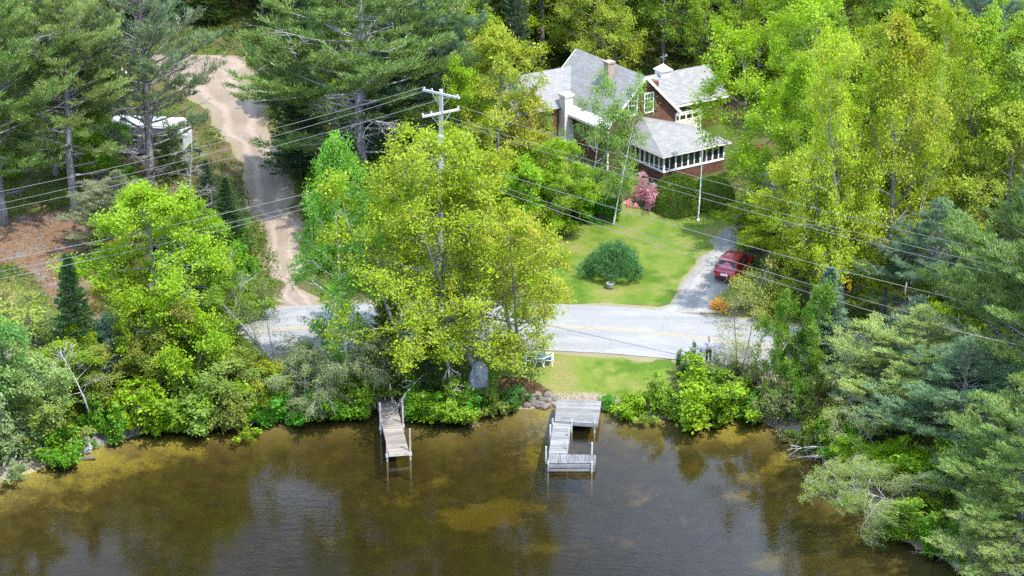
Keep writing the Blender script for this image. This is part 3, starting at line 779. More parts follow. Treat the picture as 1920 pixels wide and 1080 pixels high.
wn.links.new(nw.outputs['Fac'], rw.inputs['Value'])
mw = wn.nodes.new('ShaderNodeMixRGB'); wn.links.new(rw.outputs[0], mw.inputs['Fac']); wn.links.new(sk.outputs[0], mw.inputs['Color1']); mw.inputs['Color2'].default_value = (10.8, 14.4, 21.5, 1)
wn.links.new(mw.outputs[0], bg.inputs['Color']); bg.inputs['Strength'].default_value = .15
vs = SC.view_settings; vs.view_transform = 'Standard'; vs.look = 'None'; vs.exposure = .94; vs.gamma = 1; vs.use_curve_mapping = False
cy = SC.cycles; cy.max_bounces = 6; cy.diffuse_bounces = 3; cy.glossy_bounces = 2; cy.transmission_bounces = 3
cy.transparent_max_bounces = 8; cy.volume_bounces = 0; cy.caustics_reflective = False; cy.caustics_refractive = False
cy.use_denoising = False; cy.sample_clamp_indirect = 4; cy.use_adaptive_sampling = False
cy.use_light_tree = False

# ------------------------------------------------------------------ ground, lake
def axis(lo, a, b, hi, fine, coarse):
    return np.unique(np.concatenate([np.arange(lo, a, coarse), np.arange(a, b, fine), np.arange(b, hi + .1, coarse)]))
gx = axis(-320, -62, 66, 320, .7, 8); gy = axis(-220, 90, 190, 560, .7, 8)
GX, GY = np.meshgrid(gx, gy); pts = np.stack([GX.ravel(), GY.ravel()], 1); gzv = gz(pts)
nx_, ny_ = len(gx), len(gy); idx = np.arange(nx_ * ny_).reshape(ny_, nx_)
Qg = np.stack([idx[:-1, :-1], idx[:-1, 1:], idx[1:, 1:], idx[1:, :-1]], -1).reshape(-1, 4)
gme = mkmesh('ground', np.column_stack([pts, gzv]), Qg, None, M['ground'], True)

def soft(poly, wid=1.6):
    d = seg_dist(pts, poly[np.r_[0:len(poly), 0]]); d = np.where(in_poly(pts, poly), d, -d)
    return np.clip(.5 + d / (2 * wid), 0, 1)
LAWN1 = Gpoly([(940, 568), (985, 535), (1030, 470), (1030, 425), (1100, 395), (1170, 380), (1250, 372), (1330, 372), (1440, 340), (1475, 345), (1470, 400), (1455, 470), (1440, 545), (1400, 572), (1290, 574), (1150, 572), (1050, 570)])
LAWN2 = Gpoly([(905, 690), (940, 655), (1060, 650), (1270, 675), (1260, 725), (1180, 752), (1100, 752), (1040, 750), (980, 742), (930, 735)])
LITT1 = Gpoly([(-60, 470), (-40, 430), (60, 400), (150, 390), (200, 430), (215, 470), (205, 540), (185, 600), (130, 615), (95, 570), (75, 525), (30, 500)])
LITT2 = Gpoly([(930, 740), (940, 705), (1000, 712), (1040, 740), (990, 765), (930, 765)])
LITT3 = Gpoly([(680, 770), (680, 700), (745, 700), (745, 770)])
LITT4 = Gpoly([(90, 850), (80, 800), (130, 780), (180, 800), (170, 850)])
GRASSL = Gpoly([(-60, 640), (-60, 545), (40, 525), (110, 580), (150, 640), (100, 670)])
GRASS2 = Gpoly([(440, 592), (450, 480), (478, 420), (498, 450), (510, 520), (518, 592)])
d_ = sdist(pts)
mask = np.zeros((len(pts), 4), np.float32)
mask[:, 0] = np.maximum.reduce([soft(LAWN1), soft(LAWN2, 1.2), soft(GRASSL) * .9, soft(GRASS2) * .8])
mask[:, 1] = np.maximum.reduce([soft(LITT1), soft(LITT2, .8) * .95, soft(LITT3, .8), soft(LITT4, .8)])
mask[:, 2] = np.clip(1.1 - np.abs(d_ - .2) / .95, 0, 1)
# water weed on the bed: (px, py, rx, ry, strength)
wx = np.zeros(len(pts))
for a, b, rx, ry, s_ in [(905, 955, 75, 20, 1), (980, 935, 60, 12, .8), (1040, 830, 55, 40, .62), (1005, 865, 40, 30, .7), (1370, 830, 70, 28, .9), (1300, 812, 60, 14, .8), (1250, 850, 60, 20, .55), (1190, 920, 70, 18, .6), (1290, 960, 70, 18, .55), (1410, 900, 60, 18, .8), (1480, 885, 40, 16, .9),
                       (1390, 930, 40, 12, .7), (1020, 1000, 40, 14, .75), (1430, 1045, 50, 14, .85), (1080, 1010, 50, 14, .6), (1170, 995, 60, 12, .6), (740, 930, 60, 26, .55), (40, 930, 150, 40, .7), (830, 905, 22, 26, .6),
                       (290, 850, 160, 28, .85), (150, 895, 120, 26, .75), (520, 815, 90, 18, .7), (1230, 800, 150, 14, .7), (1780, 1055, 50, 16, .6), (640, 1010, 120, 30, .35)]:
    c = P(a, b, -1.4); ax = rx / 27.0; ay = ry / (27 * .5)
    wx = np.maximum(wx, s_ * np.clip(1.25 - np.hypot((pts[:, 0] - c[0]) / ax, (pts[:, 1] - c[1]) / ay) * .8, 0, 1))
mask[:, 3] = wx
at = gme.attributes.new('mask', 'FLOAT_COLOR', 'POINT'); at.data.foreach_set('color', mask.ravel())
tag(link('ground', gme), kind='structure')

wb = MB(); wb.box((-260, -210, -9), (260, 200, 0)); tag(wb.build('water', M['water']), kind='structure')

def spline(p, n):
    p = np.asarray(p, float); q = np.vstack([2 * p[0] - p[1], p, 2 * p[-1] - p[-2]]); out = []
    m = len(p) - 1
    for s_ in np.linspace(0, m - 1e-6, n):
        i = int(s_); t = s_ - i; a, b, c, d = q[i:i + 4]
        out.append(.5 * (2 * b + (c - a) * t + (2 * a - 5 * b + 4 * c - d) * t ** 2 + (3 * b - a - 3 * c + d) * t ** 3))
    return np.array(out)

def sheet(name, Lp, Rp, mat, lift, ncross=9, rag=0.0, seed=0, tracks=(.3, .7), edge_drop=.07, kind='structure', parent=None):
    r = np.random.default_rng(seed); n = len(Lp)
    def wob():
        k = r.normal(size=n); k = np.convolve(k, [.2, .3, .3, .2], 'same'); return k * rag
    ax = unit(Rp - Lp); Lq = Lp + ax * wob()[:, None]; Rq = Rp + ax * wob()[:, None]
    u = np.linspace(0, 1, ncross); Pp = Lq[:, None] + (Rq - Lq)[:, None] * u[None, :, None]
    z = gz(Pp.reshape(-1, 2)).reshape(n, ncross) + lift
    z[:, 0] -= edge_drop; z[:, -1] -= edge_drop
    V = np.concatenate([Pp, z[..., None]], 2).reshape(-1, 3); i = np.arange(n * ncross).reshape(n, ncross)
    Q = np.stack([i[:-1, :-1], i[:-1, 1:], i[1:, 1:], i[1:, :-1]], -1).reshape(-1, 4)
    me = mkmesh(name, V, Q, None, mat, True)
    mk = np.zeros((n, ncross, 4), np.float32); mk[..., 0] = (np.abs(u - .5) * 2)[None] ** 2 * .95 + .35 * np.exp(-((u - .5) / .09) ** 2)[None]
    mk[..., 1] = sum(np.exp(-((u - a) / .11) ** 2) for a in tracks)[None]
    me.attributes.new('mask', 'FLOAT_COLOR', 'POINT').data.foreach_set('color', mk.ravel())
    nm = np.array([f.normal.z for f in me.polygons[:20]])
    if nm.mean() < 0: me.flip_normals()
    return tag(link(name, me, parent), kind=kind)

road_px = [(-200, 735), (-60, 702), (50, 676), (150, 655), (300, 638), (440, 627), (560, 615), (700, 610), (850, 609), (1000, 611), (1150, 617), (1300, 632), (1450, 650), (1600, 673), (1750, 704), (1900, 742), (2060, 790), (2250, 860)]
RC = spline([P(a, b, 1.75)[:2] for a, b in road_px], 150)
tg = unit(np.gradient(RC, axis=0)); nr = np.stack([-tg[:, 1], tg[:, 0]], 1)
sheet('road_shoulder', RC + nr * 4.8, RC - nr * 4.7, M['shoulder'], .035, 11, .38, 3, (.5,), .07)
road = sheet('road', RC + nr * 3.75, RC - nr * 3.75, M['asphalt'], .075, 9, .05, 4, edge_drop=.012)
def mat_line():
    t = NT('worn_yellow_paint'); ge = t.n('NewGeometry'); n = t.noise(5, 4, .7, ge.outputs['Position'])
    t.principled(t.ramp(n, [(.36, (.24, .22, .19)), (.6, (.42, .29, .12))]), .8); return t.m
M['line'] = mat_line()
for k in (-.13, .13):
    i0, i1 = 4, 146
    a = RC[i0:i1] + nr[i0:i1] * (k + .06); b = RC[i0:i1] + nr[i0:i1] * (k - .06)
    l_ = sheet('centre_line', a, b, M['line'], .083, 2, 0, 5, edge_drop=0, kind=None, parent=road)

rows = [(600, 528, 612), (585, 532, 600), (560, 520, 592), (530, 510, 584), (500, 500, 578), (450, 485, 570), (400, 468, 560), (350, 450, 548), (300, 442, 528), (260, 418, 516), (220, 388, 503), (190, 362, 497), (160, 325, 494), (135, 285, 494), (112, 262, 492), (104, 255, 430)]
Lp = spline([G(a, y)[:2] for y, a, b in rows], 90); Rp = spline([G(b, y)[:2] for y, a, b in rows], 90)
sheet('gravel_driveway', Lp, Rp, M['gravel_pink'], .05, 25, .75, 6)
rows = [(588, 1222, 1352), (574, 1240, 1345), (555, 1258, 1345), (530, 1275, 1390), (500, 1300, 1415), (470, 1325, 1430), (440, 1350, 1440), (410, 1378, 1452), (380, 1400, 1462), (350, 1412, 1470), (318, 1404, 1452)]
Lp = spline([G(a, y)[:2] for y, a, b in rows], 70); Rp = spline([G(b, y)[:2] for y, a, b in rows], 70)
sheet('driveway', Lp, Rp, M['gravel_grey'], .06, 17, .4, 8)
rows = [(146, 60, 236), (132, 70, 240), (118, 80, 244), (106, 88, 246)]
Lp = spline([G(a, y)[:2] for y, a, b in rows], 20); Rp = spline([G(b, y)[:2] for y, a, b in rows], 20)
sheet('pavement', Lp, Rp, M['concrete'], .09, 9, .03, 9)
# the parking bay opening behind the shrubs by the shore road
rows = [(668, 1590, 1640), (654, 1585, 1650), (640, 1600, 1650)]

# ------------------------------------------------------------------ house
TH = R(33)
ZG = 3.2
for _ in range(6):
    A = P(1205, 219, ZG + 4.0); ZG = gz1(A[0] + 3, A[1] - 2) - .1
HO = np.array([A[0], A[1], ZG])
house = empty('house', HO, TH, 'brown shingled house with grey roofs, sunroom and attached garage behind the lawn', 'house')
def uvmap(me):
    uv = me.uv_layers.new(name='UVMap'); data = np.zeros((len(me.loops), 2), np.float32)
    for f in me.polygons:
        n = np.array(f.normal); h = np.cross((0, 0, 1), n)
        if np.linalg.norm(h) < .05: h = np.array([1., 0, 0])
        h /= np.linalg.norm(h); s_ = np.cross(n, h)
        for li in f.loop_indices:
            c = np.array(me.vertices[me.loops[li].vertex_index].co); data[li] = (c @ h, c @ s_)
    uv.data.foreach_set('uv', data.ravel())
def slab(mb, corners, th=.12):
    c = np.array(corners, float); n = len(c); nrm = np.cross(c[1] - c[0], c[2] - c[0]); nrm /= np.linalg.norm(nrm)
    if nrm[2] < 0: c = c[::-1]; nrm = -nrm
    V = np.vstack([c, c - nrm * th]); Q = [[i, (i + n - 1) % n, n + (i + n - 1) % n, n + i] for i in range(n)]
    if n == 4: Q += [[0, 1, 2, 3], [7, 6, 5, 4]]; mb.add(V, Q)
    else: mb.add(V, Q, [[0, 1, 2], [5, 4, 3]])
def roofobj(name, slabs, mat, parent):
    mb = MB()
    for s_ in slabs: slab(mb, s_)
    o = mb.build(name, mat, parent); uvmap(o.data); return o
HW, YB, ZE, ZR = 3.4, 9.0, 4.0, 7.35; sl_ = (ZR - ZE) / HW
mb = MB(); mb.prism([(-HW, -1.2), (HW, -1.2), (HW, ZE), (0, ZR), (-HW, ZE)], lambda u, v, d: (u, d, v), YB); mb.build('wall', M['shingle'], house)
ov = .38; xe = HW + ov; ze = ZE - ov * sl_; up = .10
roofobj('roof', [[(-xe, -.35, ze + up), (0, -.35, ZR + up), (0, YB + .35, ZR + up), (-xe, YB + .35, ze + up)],
                 [(xe, -.35, ze + up), (0, -.35, ZR + up), (0, YB + .35, ZR + up), (xe, YB + .35, ze + up)]], M['roof'], house)
for s_ in (-1, 1):
    for yy in (-.38, YB + .38):
        mb = MB(); mb.beam((s_ * .002, yy, ZR + .0), (s_ * (xe + .02), yy, ze + .0), .05, .22, (0, 0, 1)); mb.build('rake_trim', M['cream'], house)
mb = MB(); mb.box((HW - .10, -.03, -1), (HW + .03, .12, ZE - .3)); mb.build('corner_board', M['white'], house)
mb = MB(); mb.box((-HW - .03, -.03, -1), (-HW + .10, .12, ZE - .3)); mb.build('corner_board', M['white'], house)
mb = MB()
slope = np.array([1, 0, sl_]) / math.hypot(1, sl_); nn = np.array([-sl_, 0, 1]) / math.hypot(1, sl_)
a = np.array([-xe - .06, -.36, ze + up - .04]) + nn * .03
for y0, y1 in ((-.36, YB + .36),):
    p0 = np.array([a[0], y0, a[2]]); q0 = np.array([a[0], y1, a[2]])
    slab(mb, [p0, q0, q0 + slope * .75, p0 + slope * .75], .03)
mb.box((-xe - .16, -.36, ze - .16), (-xe - .04, YB + .36, ze + .04)); mb.build('eave_flashing', M['white'], house)
# gable windows
def window(parent, x, y, z, w_, h, cols, rows_, frm=.09, name='window', axis='x', side=-1, mat='white', split=True):
    """a framed window on a wall whose outside looks along side*axis-normal"""
    def B(m, u0, v0, u1, v1, d0, d1):
        if axis == 'x': m.box((x + u0, min(y + side * d0, y + side * d1), z + v0), (x + u1, max(y + side * d0, y + side * d1), z + v1))
        else: m.box((min(x + side * d0, x + side * d1), y + u0, z + v0), (max(x + side * d0, x + side * d1), y + u1, z + v1))
    f = MB()
    B(f, -w_ / 2 - frm, -frm, -w_ / 2, h + frm, .0, .07); B(f, w_ / 2, -frm, w_ / 2 + frm, h + frm, .0, .07)
    B(f, -w_ / 2, h, w_ / 2, h + frm, .0, .075); B(f, -w_ / 2, -frm, w_ / 2, 0, .0, .09)
    for i in range(1, cols): B(f, -w_ / 2 + w_ * i / cols - .013, 0, -w_ / 2 + w_ * i / cols + .013, h, .022, .046)
    for i in range(1, rows_):
        t_ = .035 if split and i == rows_ // 2 else .013
        B(f, -w_ / 2, h * i / rows_ - t_, w_ / 2, h * i / rows_ + t_, .024, .05)
    o = f.build(name, M[mat], parent); g = MB(); B(g, -w_ / 2 + .002, .002, w_ / 2 - .002, h - .002, .004, .02); g.build('pane', M['glass'], o); return o
for x in (.55, -1.05): window(house, x, 0, 4.35, .78, 1.5, 3, 4)
sh = simple('shutter_brown', (.10, .035, .03), .7)
for x in (.55, -1.05):
    for s_ in (-1, 1):
        m = MB(); xc = x + s_ * .70; m.box((xc - .17, -.04, 4.3), (xc + .17, -.005, 5.9 if abs(xc) < 1.2 else 5.55)); m.build('shutter', sh, house)
for y in (2.0, 7.2): window(house, -HW, y, 1.6, .8, 1.4, 2, 2, axis='y', side=-1)
# white stuccoed chimney on the long side
def square_stack(prof, c, sy=1.0):
    m = MB(); V = []; n = len(prof)
    for w_, z in prof: V += [(c[0] - w_ / 2, c[1] - w_ * sy / 2, z), (c[0] + w_ / 2, c[1] - w_ * sy / 2, z), (c[0] + w_ / 2, c[1] + w_ * sy / 2, z), (c[0] - w_ / 2, c[1] + w_ * sy / 2, z)]
    Q = [[4 * r_ + i, 4 * r_ + (i + 1) % 4, 4 * r_ + 4 + (i + 1) % 4, 4 * r_ + 4 + i] for r_ in range(n - 1) for i in range(4)] + [[3, 2, 1, 0], [4 * n - 4, 4 * n - 3, 4 * n - 2, 4 * n - 1]]
    m.add(V, Q); return m
stucco = simple('pale_stucco', (.55, .51, .45), .9, var=.2, scale=3)
square_stack([(1.7, -.8), (1.55, .9), (.95, 1.9), (.8, 2.6), (.8, 5.0), (.95, 5.05), (.95, 5.25), (.7, 5.27)], (-3.86, 5.2), 1.0).build('chimney', stucco, house)
brickm = simple('faded_brick', (.33, .24, .19), .9, var=.25, scale=9)
square_stack([(.62, 5.6), (.62, 7.75), (.74, 7.8), (.74, 7.95), (.5, 7.97)], (-.95, 3.4)).build('chimney', brickm, house)
# sunroom
SX0, SX1, SY = -1.6, 4.5, -5.0
mb = MB(); mb.box((SX0, SY, -1.2), (SX1, -.004, 1.0)); mb.build('sunroom_wall', M['shingle'], house)
mb = MB(); mb.box((SX0 - .05, SY - .05, 1.0), (SX1 + .05, -.006, 1.14)); mb.box((SX0 - .02, SY - .02, 2.34), (SX1 + .02, -.006, 2.56))
mb.box((SX0 + .25, SY + .25, 1.14), (SX1 - .25, -.3, 1.2))
nfx = 10; step = (SX1 - SX0) / nfx
for i in range(nfx + 1):
    wd = .09 if i % 2 else .15; xx = min(max(SX0 + i * step, SX0 + wd / 2), SX1 - wd / 2); mb.box((xx - wd / 2, SY, 1.14), (xx + wd / 2, SY + .1, 2.34))
nfy = 8; stepy = -SY / nfy
for i in range(1, nfy):
    yy = SY + i * stepy
    for xx in (SX0, SX1 - .1): mb.box((xx, yy - .06, 1.14), (xx + .1, yy + .06, 2.34))
mb.build('sunroom_frame', M['white'], house)
for i in range(nfx):
    g = MB(); g.box((SX0 + i * step + .08, SY + .04, 1.145), (SX0 + (i + 1) * step - .08, SY + .06, 2.335)); g.build('sunroom_window', M['glass'], house)
for xx in (SX0 + .04, SX1 - .06):
    for i in range(nfy):
        g = MB(); g.box((xx, SY + i * stepy + .11, 1.145), (xx + .02, SY + (i + 1) * stepy - .08, 2.335)); g.build('sunroom_window', M['glass'], house)
e_ = .35; ap = (.0, -.012, 4.02); f0 = (SX0 - e_, SY - e_, 2.50); f1 = (SX1 + e_, SY - e_, 2.50); b0 = (SX0 - e_, -.012, 2.50); b1 = (SX1 + e_, -.012, 2.50)
roofobj('sunroom_roof', [[f0, f1, ap], [b0, f0, ap], [f1, b1, ap]], M['roof'], house)
mb = MB(); mb.box((SX0 - e_, SY - e_ - .03, 2.36), (SX1 + e_, SY - e_ + .02, 2.45)); mb.box((SX0 - e_ - .03, SY - e_, 2.36), (SX0 - e_ + .02, -.02, 2.45)); mb.box((SX1 + e_ - .02, SY - e_, 2.36), (SX1 + e_ + .03, -.02, 2.45)); mb.build('gutter', M['cream'], house)
# garage
GX0, GX1, GY0, GY1, GE, GR = 3.404, 10.6, 3.0, 8.2, 3.5, 5.2
mb = MB(); mb.prism([(GY0, -1.2), (GY1, -1.2), (GY1, GE), ((GY0 + GY1) / 2, GR), (GY0, GE)], lambda u, v, d: (GX0 + d, u, v), GX1 - GX0); mb.build('garage_wall', M['shingle'], house)
ym = (GY0 + GY1) / 2; sg = (GR - GE) / (ym - GY0); o_ = .35
roofobj('garage_roof', [[(GX0 - .02 + .42, GY0 - o_, GE - o_ * sg + .1), (GX1 + .35, GY0 - o_, GE - o_ * sg + .1), (GX1 + .35, ym, GR + .1), (GX0 + .40, ym, GR + .1)],
                        [(GX0 + .4, GY1 + o_, GE - o_ * sg + .1), (GX1 + .35, GY1 + o_, GE - o_ * sg + .1), (GX1 + .35, ym, GR + .1), (GX0 + .4, ym, GR + .1)]], M['roof'], house)
mb = MB(); mb.box((GX0 + .42, GY0 - o_ - .03, GE - o_ * sg - .12), (GX1 + .35, GY0 - o_ + .03, GE - o_ * sg + .02)); mb.build('garage_fascia', M['white'], house)
dm = MB(); DX0, DX1 = 5.3, 8.2; dm.box((DX0, GY0 - .05, -.05), (DX1, GY0 + .05, 2.45))
for k in range(1, 4): dm.box((DX0 + .02, GY0 - .062, k * .61 - .012), (DX1 - .02, GY0 - .045, k * .61 + .012))
door = dm.build('garage_door', M['cream'], house)
mb = MB(); mb.box((DX0 - .14, GY0 - .08, -.1), (DX0 - .002, GY0 + .02, 2.6)); mb.box((DX1 + .002, GY0 - .08, -.1), (DX1 + .14, GY0 + .02, 2.6)); mb.box((DX0, GY0 - .08, 2.455), (DX1, GY0 + .02, 2.6)); mb.build('door_trim', M['white'], house)
for i in range(4):
    g = MB(); x0 = DX0 + .16 + i * .68; g.box((x0, GY0 - .07, 1.93), (x0 + .5, GY0 - .052, 2.27)); g.build('door_window', M['glass'], door)
cup = square_stack([(.95, 4.7), (.95, 5.55)], (6.2, ym)).build('cupola', M['white'], house)
square_stack([(1.2, 5.555), (1.2, 5.62), (.12, 6.05), (.03, 6.12)], (6.2, ym)).build('cupola_roof', M['cream'], cup)
v = MB(); v.tube([(6.2, ym, 6.05), (6.2, ym, 7.0)], .02, 5); v.beam((5.85, ym, 6.7), (6.55, ym, 6.7), .03, .03); v.beam((6.2, ym - .3, 6.55), (6.2, ym + .3, 6.55), .03, .03); v.box((6.36, ym - .01, 6.65), (6.62, ym + .01, 6.85)); v.build('weathervane', M['metal'], cup)
mb = MB(); mb.box((4.0, 4.3, 4.0), (4.8, 5.0, 5.15)); mb.build('vent_box', M['shingle'], house)
# rear left wing
WX0, WX1, WY0, WY1, WE, WR = -8.2, -3.404, 5.6, 11.4, 4.2, 6.25; wm = (WY0 + WY1) / 2; sw = (WR - WE) / (wm - WY0)
mb = MB(); mb.prism([(WY0, -1.2), (WY1, -1.2), (WY1, WE), (wm, WR), (WY0, WE)], lambda u, v_, d: (WX0 + d, u, v_), WX1 - WX0); mb.build('wing_wall', M['shingle'], house)
roofobj('wing_roof', [[(WX0 - .3, WY0 - .3, WE - .3 * sw + .1), (WX1 + 1.4, WY0 - .3, WE - .3 * sw + .1), (WX1 + 2.2, wm, WR + .1), (WX0 - .3, wm, WR + .1)],
                      [(WX0 - .3, WY1 + .3, WE - .3 * sw + .1), (WX1 + 1.4, WY1 + .3, WE - .3 * sw + .1), (WX1 + 2.2, wm, WR + .1), (WX0 - .3, wm, WR + .1)]], M['roof_light'], house)

# ------------------------------------------------------------------ docks
def dock_frame(p0, dirv):
    Mx = np.eye(4); d = np.array([dirv[0], dirv[1], 0.]); d /= np.linalg.norm(d)
    Mx[:3, 1] = d; Mx[:3, 0] = (d[1], -d[0], 0); Mx[:3, 3] = p0; return Mx
zl = .62
fl, fr, bl, br = P(729, 849, zl), P(767, 847, zl), P(711, 763, zl), P(742, 762, zl)
fc, bc = (fl + fr) / 2, (bl + br) / 2
ld = empty('dock', (fc[0], fc[1], 0), math.atan2(-(bc - fc)[0], (bc - fc)[1]), 'narrow tan plank dock with four upright posts reaching into the lake', 'dock')
L1 = float(np.linalg.norm((bc - fc)[:2])) + 1.0; W1 = float(np.linalg.norm((fr - fl)[:2])); ld_back = L1
mb = MB(); y = 0.0; r_ = np.random.default_rng(3)
while y < L1:
    mb.box((-W1 / 2 + r_.uniform(-.012, .012), y, zl - .035 + r_.uniform(-.004, .004)), (W1 / 2 + r_.uniform(-.012, .012), y + .138, zl)); y += .146
mb.build('deck', M['deck_tan'], ld)
mb = MB()
for s_ in (-1, 1): mb.box((s_ * (W1 / 2 - .03) - .022, .0, zl - .22), (s_ * (W1 / 2 - .03) + .022, L1, zl - .037))
mb.box((-W1 / 2, -.045, zl - .23), (W1 / 2, -.003, zl - .01)); mb.box((-W1 / 2, L1 * .45, zl - .2), (W1 / 2, L1 * .45 + .05, zl - .04)); mb.build('joist', M['post'], ld)
for yy, tops in ((.12, 1.55), (L1 * .53, 1.62)):
    for s_ in (-1, 1):
        m = MB(); xx = s_ * (W1 / 2 + .09); m.box((xx - .05, yy - .05, -2.2), (xx + .05, yy + .05, zl + tops - r_.uniform(0, .15))); pst = m.build('post', M['post'], ld)
        b = MB(); b.box((xx - .085, yy - .085, zl - .32), (xx + .085, yy + .085, zl - .12)); b.build('bracket', M['oldpost'], pst)
m = MB(); m.box((-W1 / 2 + .0, L1 - .9, zl + .01), (-W1 / 2 + .42, L1 + .5, zl + .05)); m.build('gangplank', M['deck_y'], ld)
def leaning_pole(px, py, ty, label, dx=0, rad=.06, mat='oldpost', nm='wooden_post', cat='post', sq=False):
    p = G(px, py); zt = z_at(p[0], p[1], ty); h = zt - p[2]
    e = MB(); e.tube([(0, 0, -.4), (dx * .5, 0, h * .5), (dx, 0, h)], [rad, rad * .95, rad * .85], 4 if sq else 8)
    return tag(e.build(nm, M[mat], None, loc=p), label, cat)
leaning_pole(704, 765, 721, 'upright weathered grey post on the bank at the shore end of the tan dock', -.06)
leaning_pole(738, 765, 718, 'leaning grey post on the bank beside the tan dock under dark foliage', -.22)
leaning_pole(720, 760, 738, 'short dark rail post standing between two taller posts behind the tan dock', .14, .045)

# the U-shaped grey dock
zr = .55
Pa, Pb, Pc, Pd = P(1044, 750, zr + .12), P(1128, 752, zr + .12), P(1121, 794, zr + .12), P(1040, 789, zr + .12)
rd = empty('dock', (P(1078, 790, 0)[0], P(1078, 790, 0)[1], 0), 0, 'grey U-shaped dock with a wide shore platform and a hooked end', 'dock')
ro = np.array([rd.location[0], rd.location[1], 0])
def planks(corners, along, wid, name, mat, th=.04, gap=.008, parent=rd, org=ro, seed=1):
    """boards laid in the quad a-b-c-d; along=0 boards run a->b, along=1 boards run a->d"""
    a, b, c, d = [np.array(q, float) - org for q in corners]; r = np.random.default_rng(seed)
    if along: a, b, c, d = a, d, c, b
    n = max(2, int(np.linalg.norm(d - a) / wid)); m = MB()
    for i in range(n):
        t0, t1 = i / n, (i + 1) / n - gap / np.linalg.norm(d - a)
        p = [a + (d - a) * t0, b + (c - b) * t0, b + (c - b) * t1, a + (d - a) * t1]
        e0, e1 = r.uniform(-.012, .012, 2); dz = r.uniform(-.004, .004); ex = unit(b - a)
        p = [p[0] + ex * e0, p[1] + ex * e1, p[2] + ex * e1, p[3] + ex * e0]
        V = [q + np.array([0, 0, dz]) for q in p] + [q + np.array([0, 0, dz - th]) for q in p]
        m.add(V, [[0, 1, 2, 3], [7, 6, 5, 4], [0, 4, 5, 1], [1, 5, 6, 2], [2, 6, 7, 3], [3, 7, 4, 0]])
    return m.build(name, M[mat], parent)
planks([Pa, Pb, Pc, Pd], 0, .145, 'platform_deck', 'deck_x', seed=2)
Wa, Wb, Wc, Wd = P(1038, 788, zr), P(1071, 790, zr), P(1063, 850, zr), P(1029, 850, zr)
planks([Wa, Wb, Wc, Wd], 0, .14, 'walkway_deck', 'deck_x', seed=3)
Ea, Eb, Ec, Ed = P(1030, 851, zr + .02), P(1117, 853, zr + .02), P(1115, 868, zr + .02), P(1027, 868, zr + .02)
planks([Ea, Eb, Ec, Ed], 1, .14, 'end_deck', 'deck_y', seed=4)
def bm_(p, q, dz0, dz1, th): # fascia board between p and q
    p = np.array(p) - ro; q = np.array(q) - ro; m = MB(); p[2] += (dz0 + dz1) / 2; q[2] += (dz0 + dz1) / 2; m.beam(p, q, th, dz1 - dz0); return m
o2 = np.array([0, -.05, 0])
bm_(Ed + o2, Ec + o2, -.28, -.07, .045).build('fascia', M['deck_x'], rd); bm_(Ed + o2, Ec + o2, -.52, -.38, .045).build('fascia', M['deck_x'], rd)
bm_(Pd + o2, Pc + o2, -.22, -.05, .045).build('fascia', M['deck_x'], rd)
bm_(Ed, Ea, -.26, -.06, .045).build('fascia', M['deck_x'], rd); bm_(Eb, Ec, -.26, -.06, .045).build('fascia', M['deck_x'], rd)
bm_(Wd, Wa, -.22, -.05, .04).build('fascia', M['deck_x'], rd); bm_(Wc, Wb, -.22, -.05, .04).build('fascia', M['deck_x'], rd)
for px, py, up_ in [(1028, 868, .12), (1110, 870, .12), (1110, 851, .75), (1024, 853, .55), (1032, 812, .55), (1067, 817, .5), (1064, 842, .45), (1072, 795, .32), (1115, 796, .25), (1036, 792, .25)]:
    p = P(px, py, zr) - ro; m = MB(); m.box((p[0] - .05, p[1] - .05, -2.0), (p[0] + .05, p[1] + .05, zr + up_)); m.build('post', M['oldpost'], rd)

# ------------------------------------------------------------------ utility pole and lines
pb = G(826, 574); ptop = z_at(pb[0], pb[1], 168); H_ = ptop - pb[2]
pole = empty('utility_pole', pb, 0, 'tall weathered utility pole with two crossarms rising behind the central maples', 'utility pole')
lean = np.array([.25, 0, 0])
def pp(h): return np.array([lean[0] * h / H_, 0, h])
m = MB(); m.tube([pp(-.8), pp(0), pp(H_ * .5), pp(H_)], [.20, .19, .165, .13], 12); m.build('pole', M['oldpost'], pole)
def arm(c, d, half, w_=.12):
    d = np.array([*d, 0.]); d /= np.linalg.norm(d); m = MB(); m.beam(c - d * half, c + d * half, w_, w_ * 1.15)
    return m.build('crossarm', M['oldpost'], pole), d
c1 = pp(H_ - .25) + np.array([0, -.16, 0]); c2 = pp(H_ - 1.55) + np.array([0, -.17, 0])
a1, d1 = arm(c1, (.80, -.60), 1.55); a2, d2 = arm(c2, (.82, .57), 1.45)
for c, d, z0, lab in ((c1, d1, .8, 1), (c2, d2, .8, 2)):
    for s_ in (-1, 1):
        m = MB(); m.beam(c + d * s_ * .85, c - np.array([0, 0, .85]) + d * s_ * .1, .03, .04); m.build('brace', M['metal'], pole)
ceram = simple('insulator_grey', (.55, .55, .56), .3)
for c, d in ((c1, d1), (c2, d2)):
    for s_ in (-1.42, -.75, 1.38):
        m = MB(); q = c + d * s_; m.lathe([(.02, .06), (.05, .08), (.06, .14), (.035, .17), (.05, .2), (.02, .24)], 8, tuple(q)); m.build('insulator', ceram, pole)
m = MB(); m.lathe([(.05, 0), (.21, .02), (.21, .75), (.17, .82), (.05, .85)], 14, tuple(pp(H_ - 3.9) + np.array([0, -.02, 0]))); m.build('cable_collar', M['oldpost'], pole)
m = MB(); m.tube([pp(H_ - 4) + (.21, 0, 0), pp(2) + (.2, 0, 0)], .03, 6); m.build('conduit', M['metal'], pole)
PW = pb
